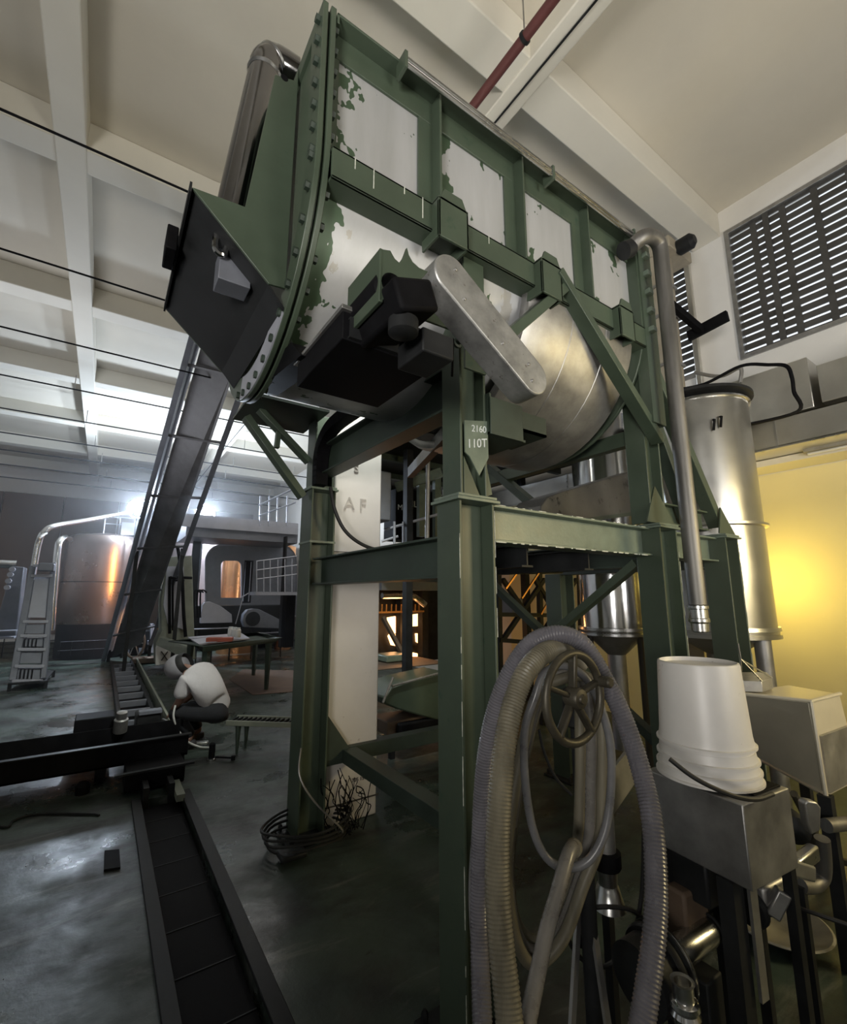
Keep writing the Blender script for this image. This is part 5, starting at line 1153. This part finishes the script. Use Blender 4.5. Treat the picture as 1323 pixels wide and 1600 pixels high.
# (pixel x, pixel y, distance) joints
hip = D(338, 1104, 5.0); bel = D(330, 1085, 4.98); che = D(311, 1062, 4.95); nk = D(293, 1045, 4.95); hd_ = D(277, 1043, 4.96)
shL, shR = D(288, 1062, 4.82), D(322, 1046, 5.14); elL, elR = D(280, 1097, 4.80), D(300, 1085, 5.2); haL, haR = D(269, 1112, 4.85), D(272, 1108, 5.1)
hpL, hpR = D(336, 1112, 4.90), D(338, 1108, 5.14); knL, knR = D(270, 1112, 4.86), D(290, 1104, 5.22); anL, anR = D(300, 1152, 4.90), D(312, 1140, 5.2); toL, toR = D(283, 1163, 4.80), D(300, 1150, 5.12)
hipb = hip + fw * .10 + V(0, 0, -.03)
body = [(hipb, .07), (bel, .10), (che, .13), (nk, .05), (hd_, .075), (shL, .055), (elL, .042), (haL + V(0, 0, .02), .028), (shR, .055), (elR, .042), (haR, .028), (hpL + fw * .06, .05), (knL, .055), (anL, .035), (toL, .032), (hpR, .06), (knR, .055), (anR, .035), (toR, .032), (D(268, 1051, 4.95), .055)]
ed = [(0, 1), (1, 2), (2, 3), (3, 4), (4, 19), (2, 5), (5, 6), (6, 7), (2, 8), (8, 9), (9, 10), (0, 11), (11, 12), (12, 13), (13, 14), (0, 15), (15, 16), (16, 17), (17, 18)]
skin('body', 'skin', ps, body, ed)
for i in range(4):      # fingers of the near hand, curled round the hose end
    h0 = haL + V(-.012 * i + .018, -.01, .0); skin('finger', 'skin', ps, [(h0, .011), (h0 + V(-.02, -.01, -.035), .009), (h0 + V(-.03, .01, -.055), .007)], [(0, 1), (1, 2)], lv=1)
skin('thumb', 'skin', ps, [(haL + V(.02, -.01, .0), .011), (haL + V(.03, -.03, -.02), .010), (haL + V(.02, -.04, -.04), .008)], [(0, 1), (1, 2)], lv=1)
skin('t_shirt', 'shirt', ps, [(hip + V(.02, 0, .0), .155), (bel, .172), (che, .185), (nk + V(.02, 0, -.01), .09), (shL, .085), (elL.lerp(shL, .12), .078), (shR, .085), (elR.lerp(shR, .25), .075), (D(345, 1104, 4.95), .13)], [(8, 0), (0, 1), (1, 2), (2, 3), (2, 4), (4, 5), (2, 6), (6, 7)], root=2)
bk = (hip - knL).normalized()
skin('trousers', 'trousers', ps, [(hip + V(0, 0, -.04), .14), (hpL, .115), (hpL.lerp(knL, .5), .105), (knL, .085), (knL.lerp(anL, .5), .070), (anL + V(0, 0, .0), .055), (hpR + V(0, 0, -.04), .125), (hpR.lerp(knR, .5), .10), (knR, .08), (anR + V(0, 0, 0), .055), (hip + bk * .13 + V(0, 0, -.03), .10)], [(0, 1), (1, 2), (2, 3), (3, 4), (4, 5), (0, 6), (6, 7), (7, 8), (8, 9), (0, 10)])
for a, c in ((anL, toL), (anR, toR)): skin('shoe', 'shoe', ps, [(V(a.x + .05, a.y, .05), .045), (V((a.x + c.x) / 2, (a.y + c.y) / 2, .045), .045), (V(c.x, c.y, .035), .035)], [(0, 1), (1, 2)], root=1)
ax_ = (hd_ - nk).normalized()
ca = (D(266, 1052, 4.95) - D(290, 1038, 4.95)).normalized()
MB().lathe([(.0, .158), (.045, .150), (.085, .128), (.115, .09), (.128, .045), (.128, 0), (.118, -.03), (.10, -.05)], D(281, 1040, 4.95), ca, n=28).build('cap', 'cap', ps, smooth=80)
MB().lathe([(.092, -.10), (.108, -.08), (.114, -.035), (.105, -.03)], D(281, 1040, 4.95), ca, n=24, closed=True).build('cap_band', 'hair', ps)

# =================================================================== THIN HAZE AT THE LIT BACK OF THE HALL
m = bpy.data.materials.new('thin_haze'); m.use_nodes = True; nt = m.node_tree; nt.nodes.remove(nt.nodes['Principled BSDF'])
vs_ = nt.nodes.new('ShaderNodeVolumeScatter'); vs_.inputs['Color'].default_value = (.92, .95, 1, 1); vs_.inputs['Density'].default_value = .014; vs_.inputs['Anisotropy'].default_value = .72
nt.links.new(vs_.outputs[0], nt.nodes['Material Output'].inputs['Volume']); MATS['haze'] = m
o = MB().box((-4.5, 8.6, .05), (5.2, 20.5, 6.0)).build('haze', 'haze', smooth=0); tag(o, 'thin bluish haze in the air around the work lights at the back of the hall', 'haze'); o['kind'] = 'stuff'
m = MATS['haze'].copy(); MATS['warm_glare_haze'] = m; v = [n for n in m.node_tree.nodes if n.type == 'VOLUME_SCATTER'][0]
v.inputs['Density'].default_value = .09; v.inputs['Color'].default_value = (1, .93, .70, 1)  # tinted volume added to imitate the yellow glare of the wall lamp
o = MB().box((2.75, -2.0, .02), (5.98, 2.6, 2.6)).build('haze', 'warm_glare_haze', smooth=0); tag(o, 'added warm haze volume imitating lamp glare in front of the yellow wall', 'haze'); o['kind'] = 'stuff'
